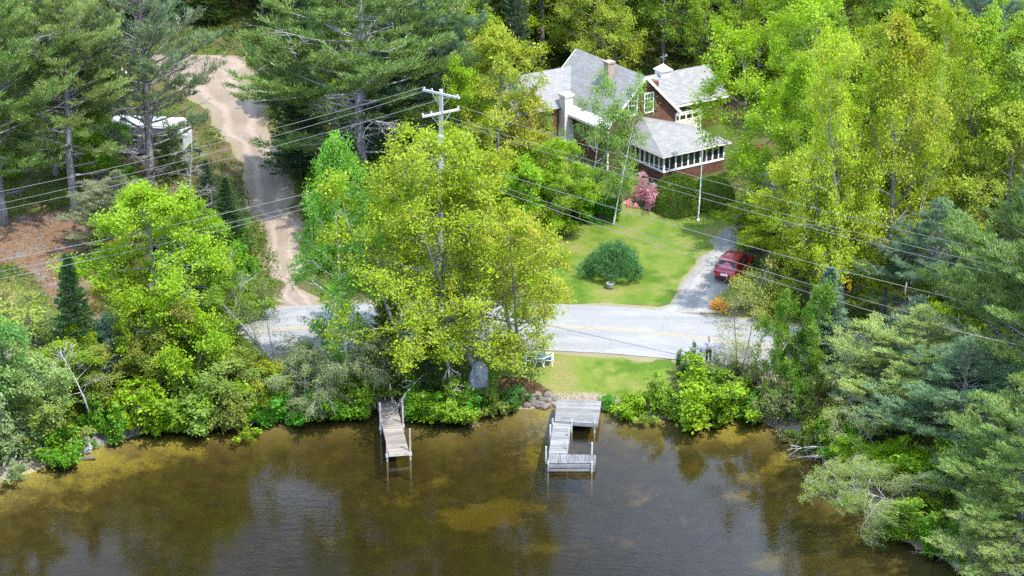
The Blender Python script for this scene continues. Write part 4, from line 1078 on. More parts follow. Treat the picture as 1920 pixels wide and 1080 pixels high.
def wire(q0, q1, sag, label, rad=.0115, mat='wire', grp=None):
    q0 = np.array(q0, float); q1 = np.array(q1, float); t = np.linspace(0, 1, 33)[:, None]
    pts_ = q0 + (q1 - q0) * t; pts_[:, 2] -= sag * 4 * (t[:, 0] * (1 - t[:, 0]))
    m = MB(); m.tube(pts_ - q0, rad, 6); return tag(m.build('power_line', M[mat], None, loc=q0), label, 'cable', grp)
def q_(dep_xy, px_row): return np.array([dep_xy[0], dep_xy[1], z_at(dep_xy[0], dep_xy[1], px_row)])
def wire_px(start, endpx, Yend, sag, label, **k):
    """from the pole to where the line leaves the picture: the far pole stands at depth Yend"""
    d = ray(*endpx); t = Yend / d[1]; q1 = np.array([0, 0, HC]) + d * t
    return wire(start, q1, sag, label, **k)
hw = lambda d, c, s_: PW + c + d * s_ + np.array([0, 0, .24])
hp = lambda h: PW + pp(h) + np.array([0, -.2, 0])
YL, YR = 106, 104
wire_px(hw(d1, c1, -1.42), (-230, 404), YL, .5, 'topmost pale power line running from the upper crossarm over the gravel driveway')
wire_px(hw(d1, c1, -.75), (-230, 428), YL, .6, 'second pale power line below the topmost one over the gravel driveway')
wire_px(hw(d1, c1, 1.38), (-230, 438), YL, .6, 'third power line from the outer end of the upper crossarm across the gravel driveway')
wire_px(hp(H_ * .70), (-230, 528), YL, .55, 'thick communication cable crossing low over the pine litter and dark spruce top', rad=.016)
wire_px(hp(H_ * .655), (-230, 550), YL, .55, 'lower communication cable just above the lowest one by the narrow spruce', rad=.014)
wire_px(hp(H_ * .64), (-230, 566), YL, .55, 'lowest communication cable passing the tip of the narrow spruce', rad=.016)
wire_px(hw(d2, c2, 1.38), (2080, 520), YR, .55, 'uppermost power line passing in front of the sunroom hedge toward the pines')
wire_px(hw(d2, c2, -.75), (2080, 545), YR, .6, 'second power line crossing below the sunroom windows toward the pines')
wire_px(hw(d2, c2, -1.42), (2080, 562), YR, .6, 'third power line crossing the clipped hedge toward the pines')
wire_px(hp(H_ * .715), (2080, 626), YR, .6, 'communication cable crossing the lawn at the flagpole foot', rad=.016)
wire_px(hp(H_ * .665), (2080, 684), YR, .6, 'communication cable passing over the red car roof', rad=.014, mat='wire')
wire_px(hp(H_ * .645), (2080, 706), YR, .6, 'lowest dark cable passing over the red car tail and the yellow signs', rad=.017, mat='wire')

# ------------------------------------------------------------------ small yard things
p = G(1309, 413); h = z_at(p[0], p[1], 255) - p[2]
fp = empty('flagpole', p, 0, 'slim white flagpole without a flag on the lawn in front of the hedge', 'flagpole')
m = MB(); m.tube([(0, 0, -.2), (.1, 0, h * .5), (.16, 0, h)], [.055, .05, .035], 8); m.build('pole', M['white'], fp)
m = MB(); m.lathe([(.0, -.02), (.12, .0), (.12, .06), (.06, .1)], 10); m.build('base', M['white'], fp)
m = MB(); m.lathe([(.0, h - .02), (.09, h + .0), (.09, h + .1), (.0, h + .16)], 8, (.16, 0, 0)); m.build('finial', M['cream'], fp)
p = G(1299, 392); h = 2.05
m = MB(); m.tube([(0, 0, -.1), (0, 0, h - .25), (-.03, 0, h - .08), (-.14, 0, h), (-.27, 0, h - .06), (-.30, 0, h - .2), (-.36, 0, h - .16)], .022, 6); tag(m.build('shepherd_hook', M['dark'], None, loc=p), 'black metal shepherd hook standing at the clipped hedge', 'garden hook')
p = G(1144, 541); pl = empty('planter', p, 0, 'low dark grey round planter tub on the grass below the mounded evergreen', 'planter')
tubm = simple('weathered_tub', (.22, .21, .20), .7, var=.3, scale=4)
m = MB(); m.lathe([(.0, 0), (.24, 0), (.27, .2), (.29, .42), (.30, .44), (.27, .44), (.25, .36), (.0, .36)], 20); m.build('tub', tubm, pl, True)
m = MB(); m.lathe([(.291, .36), (.301, .37), (.301, .41), (.294, .42)], 20); m.build('hoop', M['metal'], pl)
m = MB(); m.lathe([(.0, .365), (.245, .37), (.12, .40), (.0, .41)], 16); m.build('soil', simple('soil', (.05, .04, .03), .95), pl)

# patio set
pt = G(1011, 685); tb_ = empty('patio_table', pt, 0, 'round glass patio table on white metal legs under the maple edge', 'table')
wm_ = simple('white_metal', (.74, .76, .74), .35)
m = MB(); m.lathe([(.0, .71), (.55, .71), (.56, .72), (.55, .73), (.0, .73)], 28)
gl_t = NT('table_glass'); b_ = gl_t.principled((.07, .11, .12), .3, spec=.25); M['tglass'] = gl_t.m; m.build('table_top', M['tglass'], tb_)
m = MB(); th = np.linspace(0, 2 * np.pi, 29); m.tube(np.stack([np.cos(th) * .57, np.sin(th) * .57, th * 0 + .715], 1), .022, 6, False); m.build('rim', wm_, tb_)
for a in (45, 135, 225, 315):
    c, s_ = math.cos(R(a)), math.sin(R(a)); m = MB()
    m.tube([(c * .5, s_ * .5, .70), (c * .30, s_ * .30, .52), (c * .24, s_ * .24, .36), (c * .34, s_ * .34, .16), (c * .46, s_ * .46, 0)], .022, 6); m.build('leg', wm_, tb_)
m = MB(); m.tube(np.stack([np.cos(th) * .25, np.sin(th) * .25, th * 0 + .40], 1), .018, 6, False); m.build('stretcher', wm_, tb_)
cush = simple('blue_cushion', (.04, .07, .12), .9)
def chair(px, py, rz, label):
    p = G(px, py); c = empty('patio_chair', p, rz, label, 'chair', 'white metal chairs at the patio table')
    m = MB(); th = np.linspace(R(200), R(-20), 15)
    m.tube([(.27, .25, .68), (.29, 0, .70)] + [(.29 * math.cos(a), -.05 - .27 * math.sin(a) * .9, .72 + .1 * math.sin(a)) for a in th[::-1]] + [(-.29, 0, .70), (-.27, .25, .68)], .02, 6); m.build('arm_rail', wm_, c)
    for sx in (-1, 1):
        for sy in (-1, 1):
            m = MB(); m.tube([(sx * .27, sy * .22, .69 if sy > 0 else .72), (sx * .26, sy * .23, .42), (sx * .29, sy * .29, 0)], .02, 6); m.build('leg', wm_, c)
    m = MB(); m.tube([(-.25, -.24, .43), (.25, -.24, .43), (.25, .24, .43), (-.25, .24, .43), (-.25, -.24, .43)], .018, 6, False)
    for k in range(-3, 4): m.tube([(k * .07, -.24, .43), (k * .07, -.27, .78)], .009, 4)
    m.build('seat_frame', wm_, c)
    m = MB(); m.box((-.22, -.21, .435), (.22, .21, .50)); m.build('cushion', cush, c)
chair(992, 684, R(-80), 'white metal armchair with a dark cushion at the maple side of the patio table')
chair(1029, 684, R(80), 'white metal armchair with a dark cushion at the open lawn side of the patio table')

# standing stone
def rock(seed, n=3, sx=1, sy=1, sz=1, rough=.18):
    bm = bmesh.new(); bmesh.ops.create_icosphere(bm, subdivisions=n, radius=1); r = np.random.default_rng(seed); k = r.normal(size=(6, 3)); o = r.uniform(0, 6, 6)
    for v in bm.verts:
        c = np.array(v.co); f = sum(math.sin(c @ k[i] * (1.5 + i * .6) + o[i]) / (1 + i * .5) for i in range(6)) * rough
        c = np.sign(c) * np.abs(c) ** .8; c = c * (1 + f); v.co = (c[0] * sx, c[1] * sy, c[2] * sz)
    me = bpy.data.meshes.new('rock'); bm.to_mesh(me); bm.free(); return me
def mat_rock():
    t = NT('granite'); tc = t.n('TexCoord'); oi = t.n('ObjectInfo'); n = t.noise(4, 6, .7, tc.outputs['Object']); n2 = t.noise(1.5, 4, .6, tc.outputs['Object'])
    c = t.ramp(n, [(.3, (.12, .118, .112)), (.5, (.27, .265, .25)), (.75, (.42, .41, .385))]); c = t.mix(t.maprange(n2, .5, .66, 0, .6), c, (.17, .19, .16))
    c = t.mix(1, c, oi.outputs['Color'], 'MULTIPLY')
    t.principled(c, .9, bump=n, bstr=1.0, bdist=.09, spec=.1); return t.m
M['rock'] = mat_rock()
p = G(897, 736); zt = z_at(p[0], p[1], 675) - p[2]
bm = bmesh.new(); bmesh.ops.create_icosphere(bm, subdivisions=4, radius=1)
for v in bm.verts:
    x, y, z = v.co; t_ = (z + 1) / 2; wd = .62 * (1 - .15 * t_) if t_ < .55 else .62 * (1 - .15 * t_) * (1 - ((t_ - .55) / .5) ** 2) ** .7 if t_ < 1.04 else .05
    rr = math.hypot(x, y) + 1e-6; s_ = min(1, rr / math.sqrt(max(1e-4, 1 - z * z)) if abs(z) < .999 else 1)
    f = 1 + .10 * math.sin(x * 5 + z * 4) + .08 * math.sin(y * 9 - z * 6) + .05 * math.sin(x * 17 + y * 13 + z * 15) + (.10 if x * .8 + z * .5 > .55 else 0) - (.08 if x * .7 - z * .6 > .45 else 0)
    v.co = (x / rr * wd * f * s_ + .08 * t_, y / rr * wd * .7 * f * s_, t_ * zt - .1) if abs(z) < .999 else (.08 * t_, 0, t_ * zt - .1)
me = bpy.data.meshes.new('boulder'); bm.to_mesh(me); bm.free(); me.materials.append(M['rock']); 
tag(link('boulder', me, None, (.95, 1.0, 1.1, 1), p), 'tall pointed grey standing stone on the bank between the maple trunks and the lower lawn', 'boulder')

rocks = [rock(s_, 2, 1, .85, .6) for s_ in (1, 2, 3, 4)]
for m in rocks: m.materials.append(M['rock'])
def stones(lst, label, group, tint):
    r = np.random.default_rng(len(lst))
    for px, py, s_ in lst:
        k_ = 0
        p = G(px, py); o = link('stone', rocks[r.integers(4)], None, (*(np.array(tint) * r.uniform(.62, 1.0)), 1), (p[0], p[1], p[2] + s_ * .1), (r.uniform(-.3, .3), r.uniform(-.3, .3), r.uniform(0, 6.3)))
        o.scale = (s_ * r.uniform(.8, 1.3),) * 3; tag(o, label, 'stone', group)
r = np.random.default_rng(5)
stones([(985 + r.uniform(0, 62), 740 + r.uniform(0, 24), r.uniform(.09, .26)) for _ in range(46)], 'small pale stone in the rubble bank beside the grey dock platform', 'stones beside the grey dock', (.85, .76, .66))
xs = r.uniform(0, 1, 60); stones([(20 + 300 * x + r.normal() * 8, 893 - 95 * x ** .8 - r.uniform(2, 22), r.uniform(.08, .28)) for x in xs], 'small grey stone on the muddy shore under the bankside shrubs', 'stones on the shrubby shore', (1.0, .95, .88))
stones([(1330 + r.uniform(-130, 40), 784 + r.uniform(-4, 3), r.uniform(.08, .2)) for _ in range(14)], 'small stone at the waterline under the big lime shrub', 'stones under the lime shrub', (1.1, 1.0, .9))
stones([(157, 844, .5)], 'largest pale boulder on the muddy shore under the shrubs', None, (1.2, 1.15, 1.1))
stones([(1132, 764, .28)], 'single pale rock at the corner of the grey dock platform', None, (1.3, 1.2, 1.1))
p = G(162, 861); m = MB(); m.box((-.55, -.14, .02), (.55, .14, .09)); tag(m.build('plank', M['deck_x'], None, loc=p, rot=(0, 0, R(14))), 'short pale plank washed up on the muddy shore', 'plank')
p = G(1700, 733)

# fallen bare branch at the cove
def branchy(name, base, dirv, L, seed, label, mat='birch', col=(.5, .46, .4), n=9, bend=(0, 0, -.3), rad=.06, cat='branch'):
    r = np.random.default_rng(seed); m = MB(); pl_ = curve((0, 0, 0), np.array(dirv, float), L, 8, bend, r, .1); m.tube(pl_, np.linspace(rad, .015, 8), 6)
    for i in range(n):
        u = r.uniform(.15, 1); d = dir_t(pl_, u) + r.normal(size=3) * .6; p2 = curve(at_t(pl_, u), d / np.linalg.norm(d), L * r.uniform(.15, .4), 4, (0, 0, -.1), r, .15); m.tube(p2, [.025, .018, .012, .007], 4)
        for k in range(3):
            w_ = r.uniform(.3, 1); d = dir_t(p2, w_) + r.normal(size=3) * .7; m.tube(curve(at_t(p2, w_), d / np.linalg.norm(d), L * .12, 3, (0, 0, 0), r, .15), [.010, .008, .005], 3)
    o = m.build(name, M[mat], None, True, loc=base, color=(*col, 1)); return tag(o, label, cat)
branchy('fallen_branch', G(1572, 852) + (0, 0, .3), (-1, -.25, .35), 3.2, 4, 'bleached forked branch lying from the bank into the cove', n=7, rad=.075)
branchy('fallen_branch', G(1590, 862) + (0, 0, .2), (-1, .15, .1), 3.6, 5, 'thin bare branch low over the water beside the bleached forked one', n=9, rad=.035, col=(.35, .3, .26))
branchy('fallen_branch', G(872, 772) + (0, 0, .6), (.1, -1, -.1), 2.4, 6, 'dead twiggy limb hanging to the water below the bank bushes', n=12, rad=.045, col=(.4, .37, .33))
branchy('fallen_branch', G(800, 742) + (0, 0, 1.6), (-.55, -.6, -.1), 3.4, 7, 'grey dead limb drooping down the bank right next to the tan dock', n=18, rad=.05, col=(.42, .4, .37), bend=(0, 0, -.8))
branchy('fallen_branch', G(838, 730) + (0, 0, 2.3), (.35, -.6, -.25), 3.6, 8, 'long pale dead limb leaning down below the central maple', n=10, rad=.055, col=(.5, .47, .43), bend=(0, 0, -.6))

# road sign pair, mailbox, bird house, marker, grill
ps = G(1579, 604); sg_ = empty('chevron_sign', ps, 0, 'yellow road bend sign with black arrows on a post behind the blue spruce', 'road sign')
yel = simple('sign_yellow', (.75, .42, .01), .45, var=.03); blk = simple('sign_black', (.015, .015, .015), .5)
zs = z_at(ps[0], ps[1], 549) - ps[2]
m = MB(); m.beam((0, 0.05, -.4), (0, .05, zs + .9), .06, .06, (0, 1, 0)); m.build('post', M['metal'], sg_)
def chev(x0, rz, flip, wd=.68, ht=.95):
    Mx = Matrix.Translation((x0, 0, zs)) @ Matrix.Rotation(rz, 4, 'Z')
    m = MB(); m.box((-wd / 2, -.02, 0), (wd / 2, .0, ht), Mx); pl_ = m.build('sign_plate', yel, sg_)
    m = MB(); f = -1 if flip else 1
    def fr(u, v, d): return np.array(Mx @ Vector((u * f, -.023 - d, v)))
    m.prism([(-.26 * wd / .68, .12), (.0, .12), (.26 * wd / .68, ht / 2), (.0, ht / 2)], fr, .003); m.prism([(-.0, ht / 2), (.26 * wd / .68, ht / 2), (.0, ht - .12), (-.26 * wd / .68, ht - .12)], fr, .003); m.build('arrow', blk, pl_)
chev(.10, R(8), True); chev(-.68, R(-50), False)
pm = G(1439, 562); mb_ = empty('mailbox', pm, R(15), 'small black mailbox on a grey post at the roadside trees near the red car', 'mailbox')
m = MB(); m.box((-.045, -.045, -.3), (.045, .045, .95)); m.build('post', M['oldpost'], mb_)
m = MB(); th_ = np.linspace(0, math.pi, 9); poly = [(-.11, .97), (.11, .97)] + [(.11 * math.cos(a), 1.08 + .11 * math.sin(a)) for a in th_]; m.prism(poly, lambda u, v_, d: (u, -.28 + d, v_), .52); bx_ = m.build('box', M['dark'], mb_)
m = MB(); m.box((.113, -.1, 1.05), (.123, -.06, 1.25)); m.build('flag', simple('flag_red', (.4, .02, .02), .5), bx_)
pbh = G(703, 722); bh = empty('birdhouse', pbh, R(-20), 'small white birdhouse with a dark round hole on a post above the tan dock', 'birdhouse')
hb = max(.6, z_at(pbh[0], pbh[1], 707) - pbh[2])
m = MB(); m.box((-.03, -.03, -.2), (.03, .03, hb)); m.build('post', M['post'], bh)
m = MB(); m.prism([(-.13, hb), (.13, hb), (.13, hb + .24), (0, hb + .36), (-.13, hb + .24)], lambda u, v_, d: (u, -.12 + d, v_), .24); hb_ = m.build('box', M['white'], bh)
m = MB(); m.tube([(0, -.125, hb + .17), (0, -.118, hb + .17)], .05, 12); m.build('entrance_hole', M['dark'], hb_)
pk = G(562, 668); mk_ = empty('marker_post', pk, R(5), 'thin white marker post with a short cross board by the road edge', 'marker post')
hk = z_at(pk[0], pk[1], 629) - pk[2]
m = MB(); m.beam((0, 0, -.2), (0, 0, hk), .05, .05, (0, 1, 0)); m.build('post', M['white'], mk_); m = MB(); m.box((-.16, -.03, hk), (.16, .03, hk + .06)); m.build('cross_board', M['white'], mk_)
pg = G(1420, 292); gr_ = empty('kettle_grill', pg, 0, 'small round grill with a red lid and pale bowl near the garage', 'grill')
zg = z_at(pg[0], pg[1], 276) - pg[2]; redp = simple('red_enamel', (.5, .03, .02), .3)
m = MB(); m.lathe([(.0, zg - .22), (.18, zg - .18), (.30, zg), (.30, zg + .02), (.0, zg + .02)], 20); m.build('bowl', M['metal'], gr_, True)
m = MB(); m.lathe([(.305, zg + .03), (.28, zg + .11), (.17, zg + .18), (.0, zg + .2)], 20); m.build('lid', redp, gr_, True)
for a in (30, 150, 270):
    m = MB(); m.tube([(math.cos(R(a)) * .18, math.sin(R(a)) * .18, zg - .15), (math.cos(R(a)) * .34, math.sin(R(a)) * .34, 0)], .015, 6); m.build('leg', M['dark'], gr_)
p = G(287, 362); h = z_at(p[0], p[1], 300) - p[2]; m = MB(); m.tube([(0, 0, -.2), (-.08, 0, h)], .035, 6); tag(m.build('marker_rod', simple('rust_red', (.3, .06, .04), .7), None, loc=p), 'thin rusty red rod standing beside the thick bare pine trunk', 'rod')

# ------------------------------------------------------------------ red car
def car():
    p = G(1357, 535); z0 = gz1(p[0], p[1]) + .07; hd = R(-25)
    c = empty('parked_car', (p[0], p[1], z0), hd, 'dark red hatchback parked on the gravel drive under the trees', 'car')
    paint = NT('red_paint'); paint.principled((.26, .006, .014), .28, spec=.5, **{'Coat Weight': .6, 'Coat Roughness': .08}); paint = paint.m
    tint = NT('car_glass'); tint.principled((.008, .026, .034), .18, spec=.3); tint = tint.m
    # stations along the length: y, half width low, half width belt, z bottom, z belt, z deck
    S = [(-.02, .60, .66, .42, .80, .86), (.10, .78, .80, .30, .92, 1.00), (.45, .88, .87, .26, .98, 1.06), (1.1, .91, .90, .22, .99, 1.03), (2.2, .92, .90, .22, .97, 1.0), (3.0, .91, .89, .22, .95, .99),
         (3.5, .90, .86, .24, .92, .97), (4.1, .87, .80, .26, .82, .87), (4.4, .74, .66, .30, .70, .74), (4.52, .52, .46, .40, .58, .60)]
    m = MB(); ring = []
    for y, a, b, zb, zl_, zd in S:
        half = [(0, zb), (a * .8, zb), (a * .98, zb + .08), (a, (zb + zl_) / 2), (a * .995, zl_ - .16), (b, zl_), (b * .9, zl_ * .3 + zd * .7), (b * .5, zd), (0, zd + .01)]
        ring.append([(x, y, z) for x, z in half] + [(-x, y, z) for x, z in half[-2:0:-1]])
    n = len(ring[0]); V = np.array(ring).reshape(-1, 3)
    Q = [[r_ * n + i, r_ * n + (i + 1) % n, (r_ + 1) * n + (i + 1) % n, (r_ + 1) * n + i] for r_ in range(len(S) - 1) for i in range(n)]
    Tt = [[0, i + 1, i] for i in range(1, n - 1)] + [[(len(S) - 1) * n, (len(S) - 1) * n + i, (len(S) - 1) * n + i + 1] for i in range(1, n - 1)]
    m.add(V, Q, Tt); body = m.build('body', paint, c, True)
    # cabin
    K = [(.22, .76, 1.02, .76, 1.03), (.62, .82, 1.04, .66, 1.50), (.95, .85, 1.03, .64, 1.60), (1.9, .86, 1.01, .64, 1.64), (2.55, .85, 1.0, .62, 1.58), (3.40, .80, .96, .74, .98)]
    m = MB(); ring = [[(a, y, z0_), ((a + b) / 2 + .05, y, (z0_ + z1) / 2), (b, y, z1 - .03), (b * .7, y, z1 + .02), (0, y, z1 + .04), (-b * .7, y, z1 + .02), (-b, y, z1 - .03), (-(a + b) / 2 - .05, y, (z0_ + z1) / 2), (-a, y, z0_)] for y, a, z0_, b, z1 in K]
    n = 9; V = np.array(ring).reshape(-1, 3); Q = [[r_ * n + i, r_ * n + i + 1, (r_ + 1) * n + i + 1, (r_ + 1) * n + i] for r_ in range(len(K) - 1) for i in range(n - 1)]
    m.add(V, Q); m.build('roof', paint, c, True)
    k = [np.array(r_) for r_ in ring]
    def pane(name, pts4, off):
        m = MB(); q = np.array(pts4, float); nr_ = np.cross(q[1] - q[0], q[3] - q[0]); nr_ /= np.linalg.norm(nr_); 
        if nr_ @ np.array(off) < 0: nr_ = -nr_
        cen = q.mean(0); q = cen + (q - cen) * .93 + nr_ * .022; V = np.vstack([q, q - nr_ * .012]); m.add(V, [[0, 1, 2, 3], [7, 6, 5, 4], [0, 4, 5, 1], [1, 5, 6, 2], [2, 6, 7, 3], [3, 7, 4, 0]]); return m.build(name, tint, c)
    pane('rear_window', [(-.70, .28, 1.08), (.70, .28, 1.08), (.58, .64, 1.53), (-.58, .64, 1.53)], (0, -1, .3))
    pane('windshield', [(-.72, 3.32, 1.0), (.72, 3.32, 1.0), (.58, 2.60, 1.58), (-.58, 2.60, 1.58)], (0, 1, .5))
    for s_ in (-1, 1):
        pane('side_window', [(s_ * .83, .70, 1.06), (s_ * .865, 1.62, 1.05), (s_ * .66, 1.62, 1.60), (s_ * .67, .90, 1.55)], (s_, 0, .2))
        pane('side_window', [(s_ * .865, 1.68, 1.05), (s_ * .84, 3.0, 1.0), (s_ * .64, 2.50, 1.56), (s_ * .66, 1.68, 1.60)], (s_, 0, .2))
        m = MB(); m.box((s_ * .80 - .09, -.005, .80), (s_ * .80 + .09, .16, .96)) if False else m.box((s_ * .69 - .13, -.015, .78), (s_ * .69 + .13, .12, .93)); m.build('tail_light', simple('tail_red', (.45, .01, .01), .2), c)
        m = MB(); m.box((s_ * .62 - .12, 4.30, .56), (s_ * .62 + .12, 4.46, .68)); m.build('headlight', M['glass'], c)
        m = MB(); m.box((s_ * .98 - .08, 2.75, 1.0), (s_ * .98 + .08, 2.87, 1.12)); m.build('mirror', paint, c)
        for y in (.85, 3.60):
            m = MB(); w_ = MB(); x0 = s_ * .80
            m.lathe([(.20, -.10), (.30, -.11), (.325, -.06), (.325, .06), (.30, .11), (.20, .10)], 24); me = m.mesh('tyre', M['rubber'], True); me.transform(Matrix.Translation((x0, y, .325)) @ Matrix.Rotation(R(90), 4, 'Y')); ty = link('wheel', me, c)
            w_.lathe([(.0, .112), (.06, .115), (.19, .10), (.21, .09), (.21, -.09), (.0, -.09)], 16); me = w_.mesh('rim', M['metal'], True); me.transform(Matrix.Translation((x0, y, .325)) @ Matrix.Rotation(R(90) * s_, 4, 'Y')); link('rim', me, ty)
    m = MB(); m.box((-.26, -.055, .66), (.26, -.02, .80)); m.build('number_plate', M['white'], c)
    m = MB(); m.box((-.62, -.05, .40), (.62, .04, .52)); m.build('bumper', M['dark'], c)
    m = MB(); m.box((-.60, .58, 1.545), (.60, .78, 1.585)); m.build('spoiler', paint, c)
car()

# ------------------------------------------------------------------ travel trailer
def trailer():
    p = G(272, 299); c = empty('travel_trailer', p, R(-7), 'white travel trailer with dark side graphics parked behind the bare pine', 'trailer')
    Lh, D = 3.35, 2.4; prof = [(-3.35, .75), (-3.2, .48), (3.0, .48), (3.3, .9), (3.35, 1.9), (3.05, 2.75), (2.7, 2.88), (-2.9, 2.92), (-3.25, 2.6), (-3.4, 1.6)]
    wht = simple('trailer_white', (.55, .55, .54), .35, var=.04, scale=1); gry = simple('trailer_grey', (.15, .155, .16), .4); blk_ = simple('trailer_black', (.02, .02, .022), .3)
    m = MB(); m.prism(prof, lambda u, v, d: (u, d, v), D); m.build('body', wht, c)
    def strip(poly, mat, nm, off=.004, th=.008):
        m = MB(); m.prism(poly, lambda u, v, d: (u, -off - d, v), th); return m.build(nm, mat, c)
    strip([(-3.2, .95), (3.2, .95), (3.25, 1.95), (-3.3, 1.95)], gry, 'side_panel')
    strip([(1.2, 1.2), (3.2, 1.6), (3.22, 1.95), (2.2, 1.95)], blk_, 'graphic', .014); strip([(.4, .98), (2.8, 1.15), (3.15, 1.32), (1.0, 1.12)], M['white'], 'graphic', .014); strip([(-3.1, 1.0), (-1.8, 1.05), (-.6, 1.3), (-2.2, 1.2)], blk_, 'graphic', .014)
    for x, w_, z, h in ((-2.3, .9, 1.45, .6), (-.9, .8, 1.45, .6), (1.2, .7, 1.5, .55)):
        m = MB(); m.box((x - w_ / 2, -.05, z), (x + w_ / 2, -.03, z + h)); f = m.build('window', M['dark'], c); g = MB(); g.box((x - w_ / 2 + .05, -.06, z + .05), (x + w_ / 2 - .05, -.051, z + h - .05)); g.build('pane', M['glass'], f)
    m = MB(); m.box((.0, -.045, .55), (.68, -.03, 2.45)); m.build('door', wht, c)
    m = MB(); m.tube([(-3.0, -.1, 2.72), (1.9, -.1, 2.72)], .075, 10); m.build('awning_roll', M['metal'], c)
    m = MB(); m.box((-.4, .8, 2.9), (.5, 1.6, 3.15)); m.build('air_conditioner', wht, c)
    m = MB(); m.box((-2.2, .9, 2.91), (-1.75, 1.35, 3.03)); m.build('roof_vent', blk_, c)
    for y in (.05, D - .25):
        for x in (-.5, .35):
            m = MB(); m.lathe([(.18, -.11), (.33, -.1), (.35, 0), (.33, .1), (.18, .11)], 18); me = m.mesh('wheel', M['rubber'], True); me.transform(Matrix.Translation((x, y + .1, .35)) @ Matrix.Rotation(R(90), 4, 'X')); wl = link('wheel', me, c)
            m = MB(); m.lathe([(0, -.09), (.19, -.09), (.19, .09), (0, .09)], 14); me = m.mesh('rim', M['metal'], True); me.transform(Matrix.Translation((x, y + .1, .35)) @ Matrix.Rotation(R(90), 4, 'X')); link('rim', me, wl)
    m = MB(); m.beam((3.2, D / 2 - .5, .5), (4.4, D / 2, .5), .08, .1); m.beam((3.2, D / 2 + .5, .5), (4.4, D / 2, .5), .08, .1); m.tube([(4.2, D / 2, .5), (4.2, D / 2, .02)], .04, 8); m.build('hitch', M['dark'], c)
trailer()

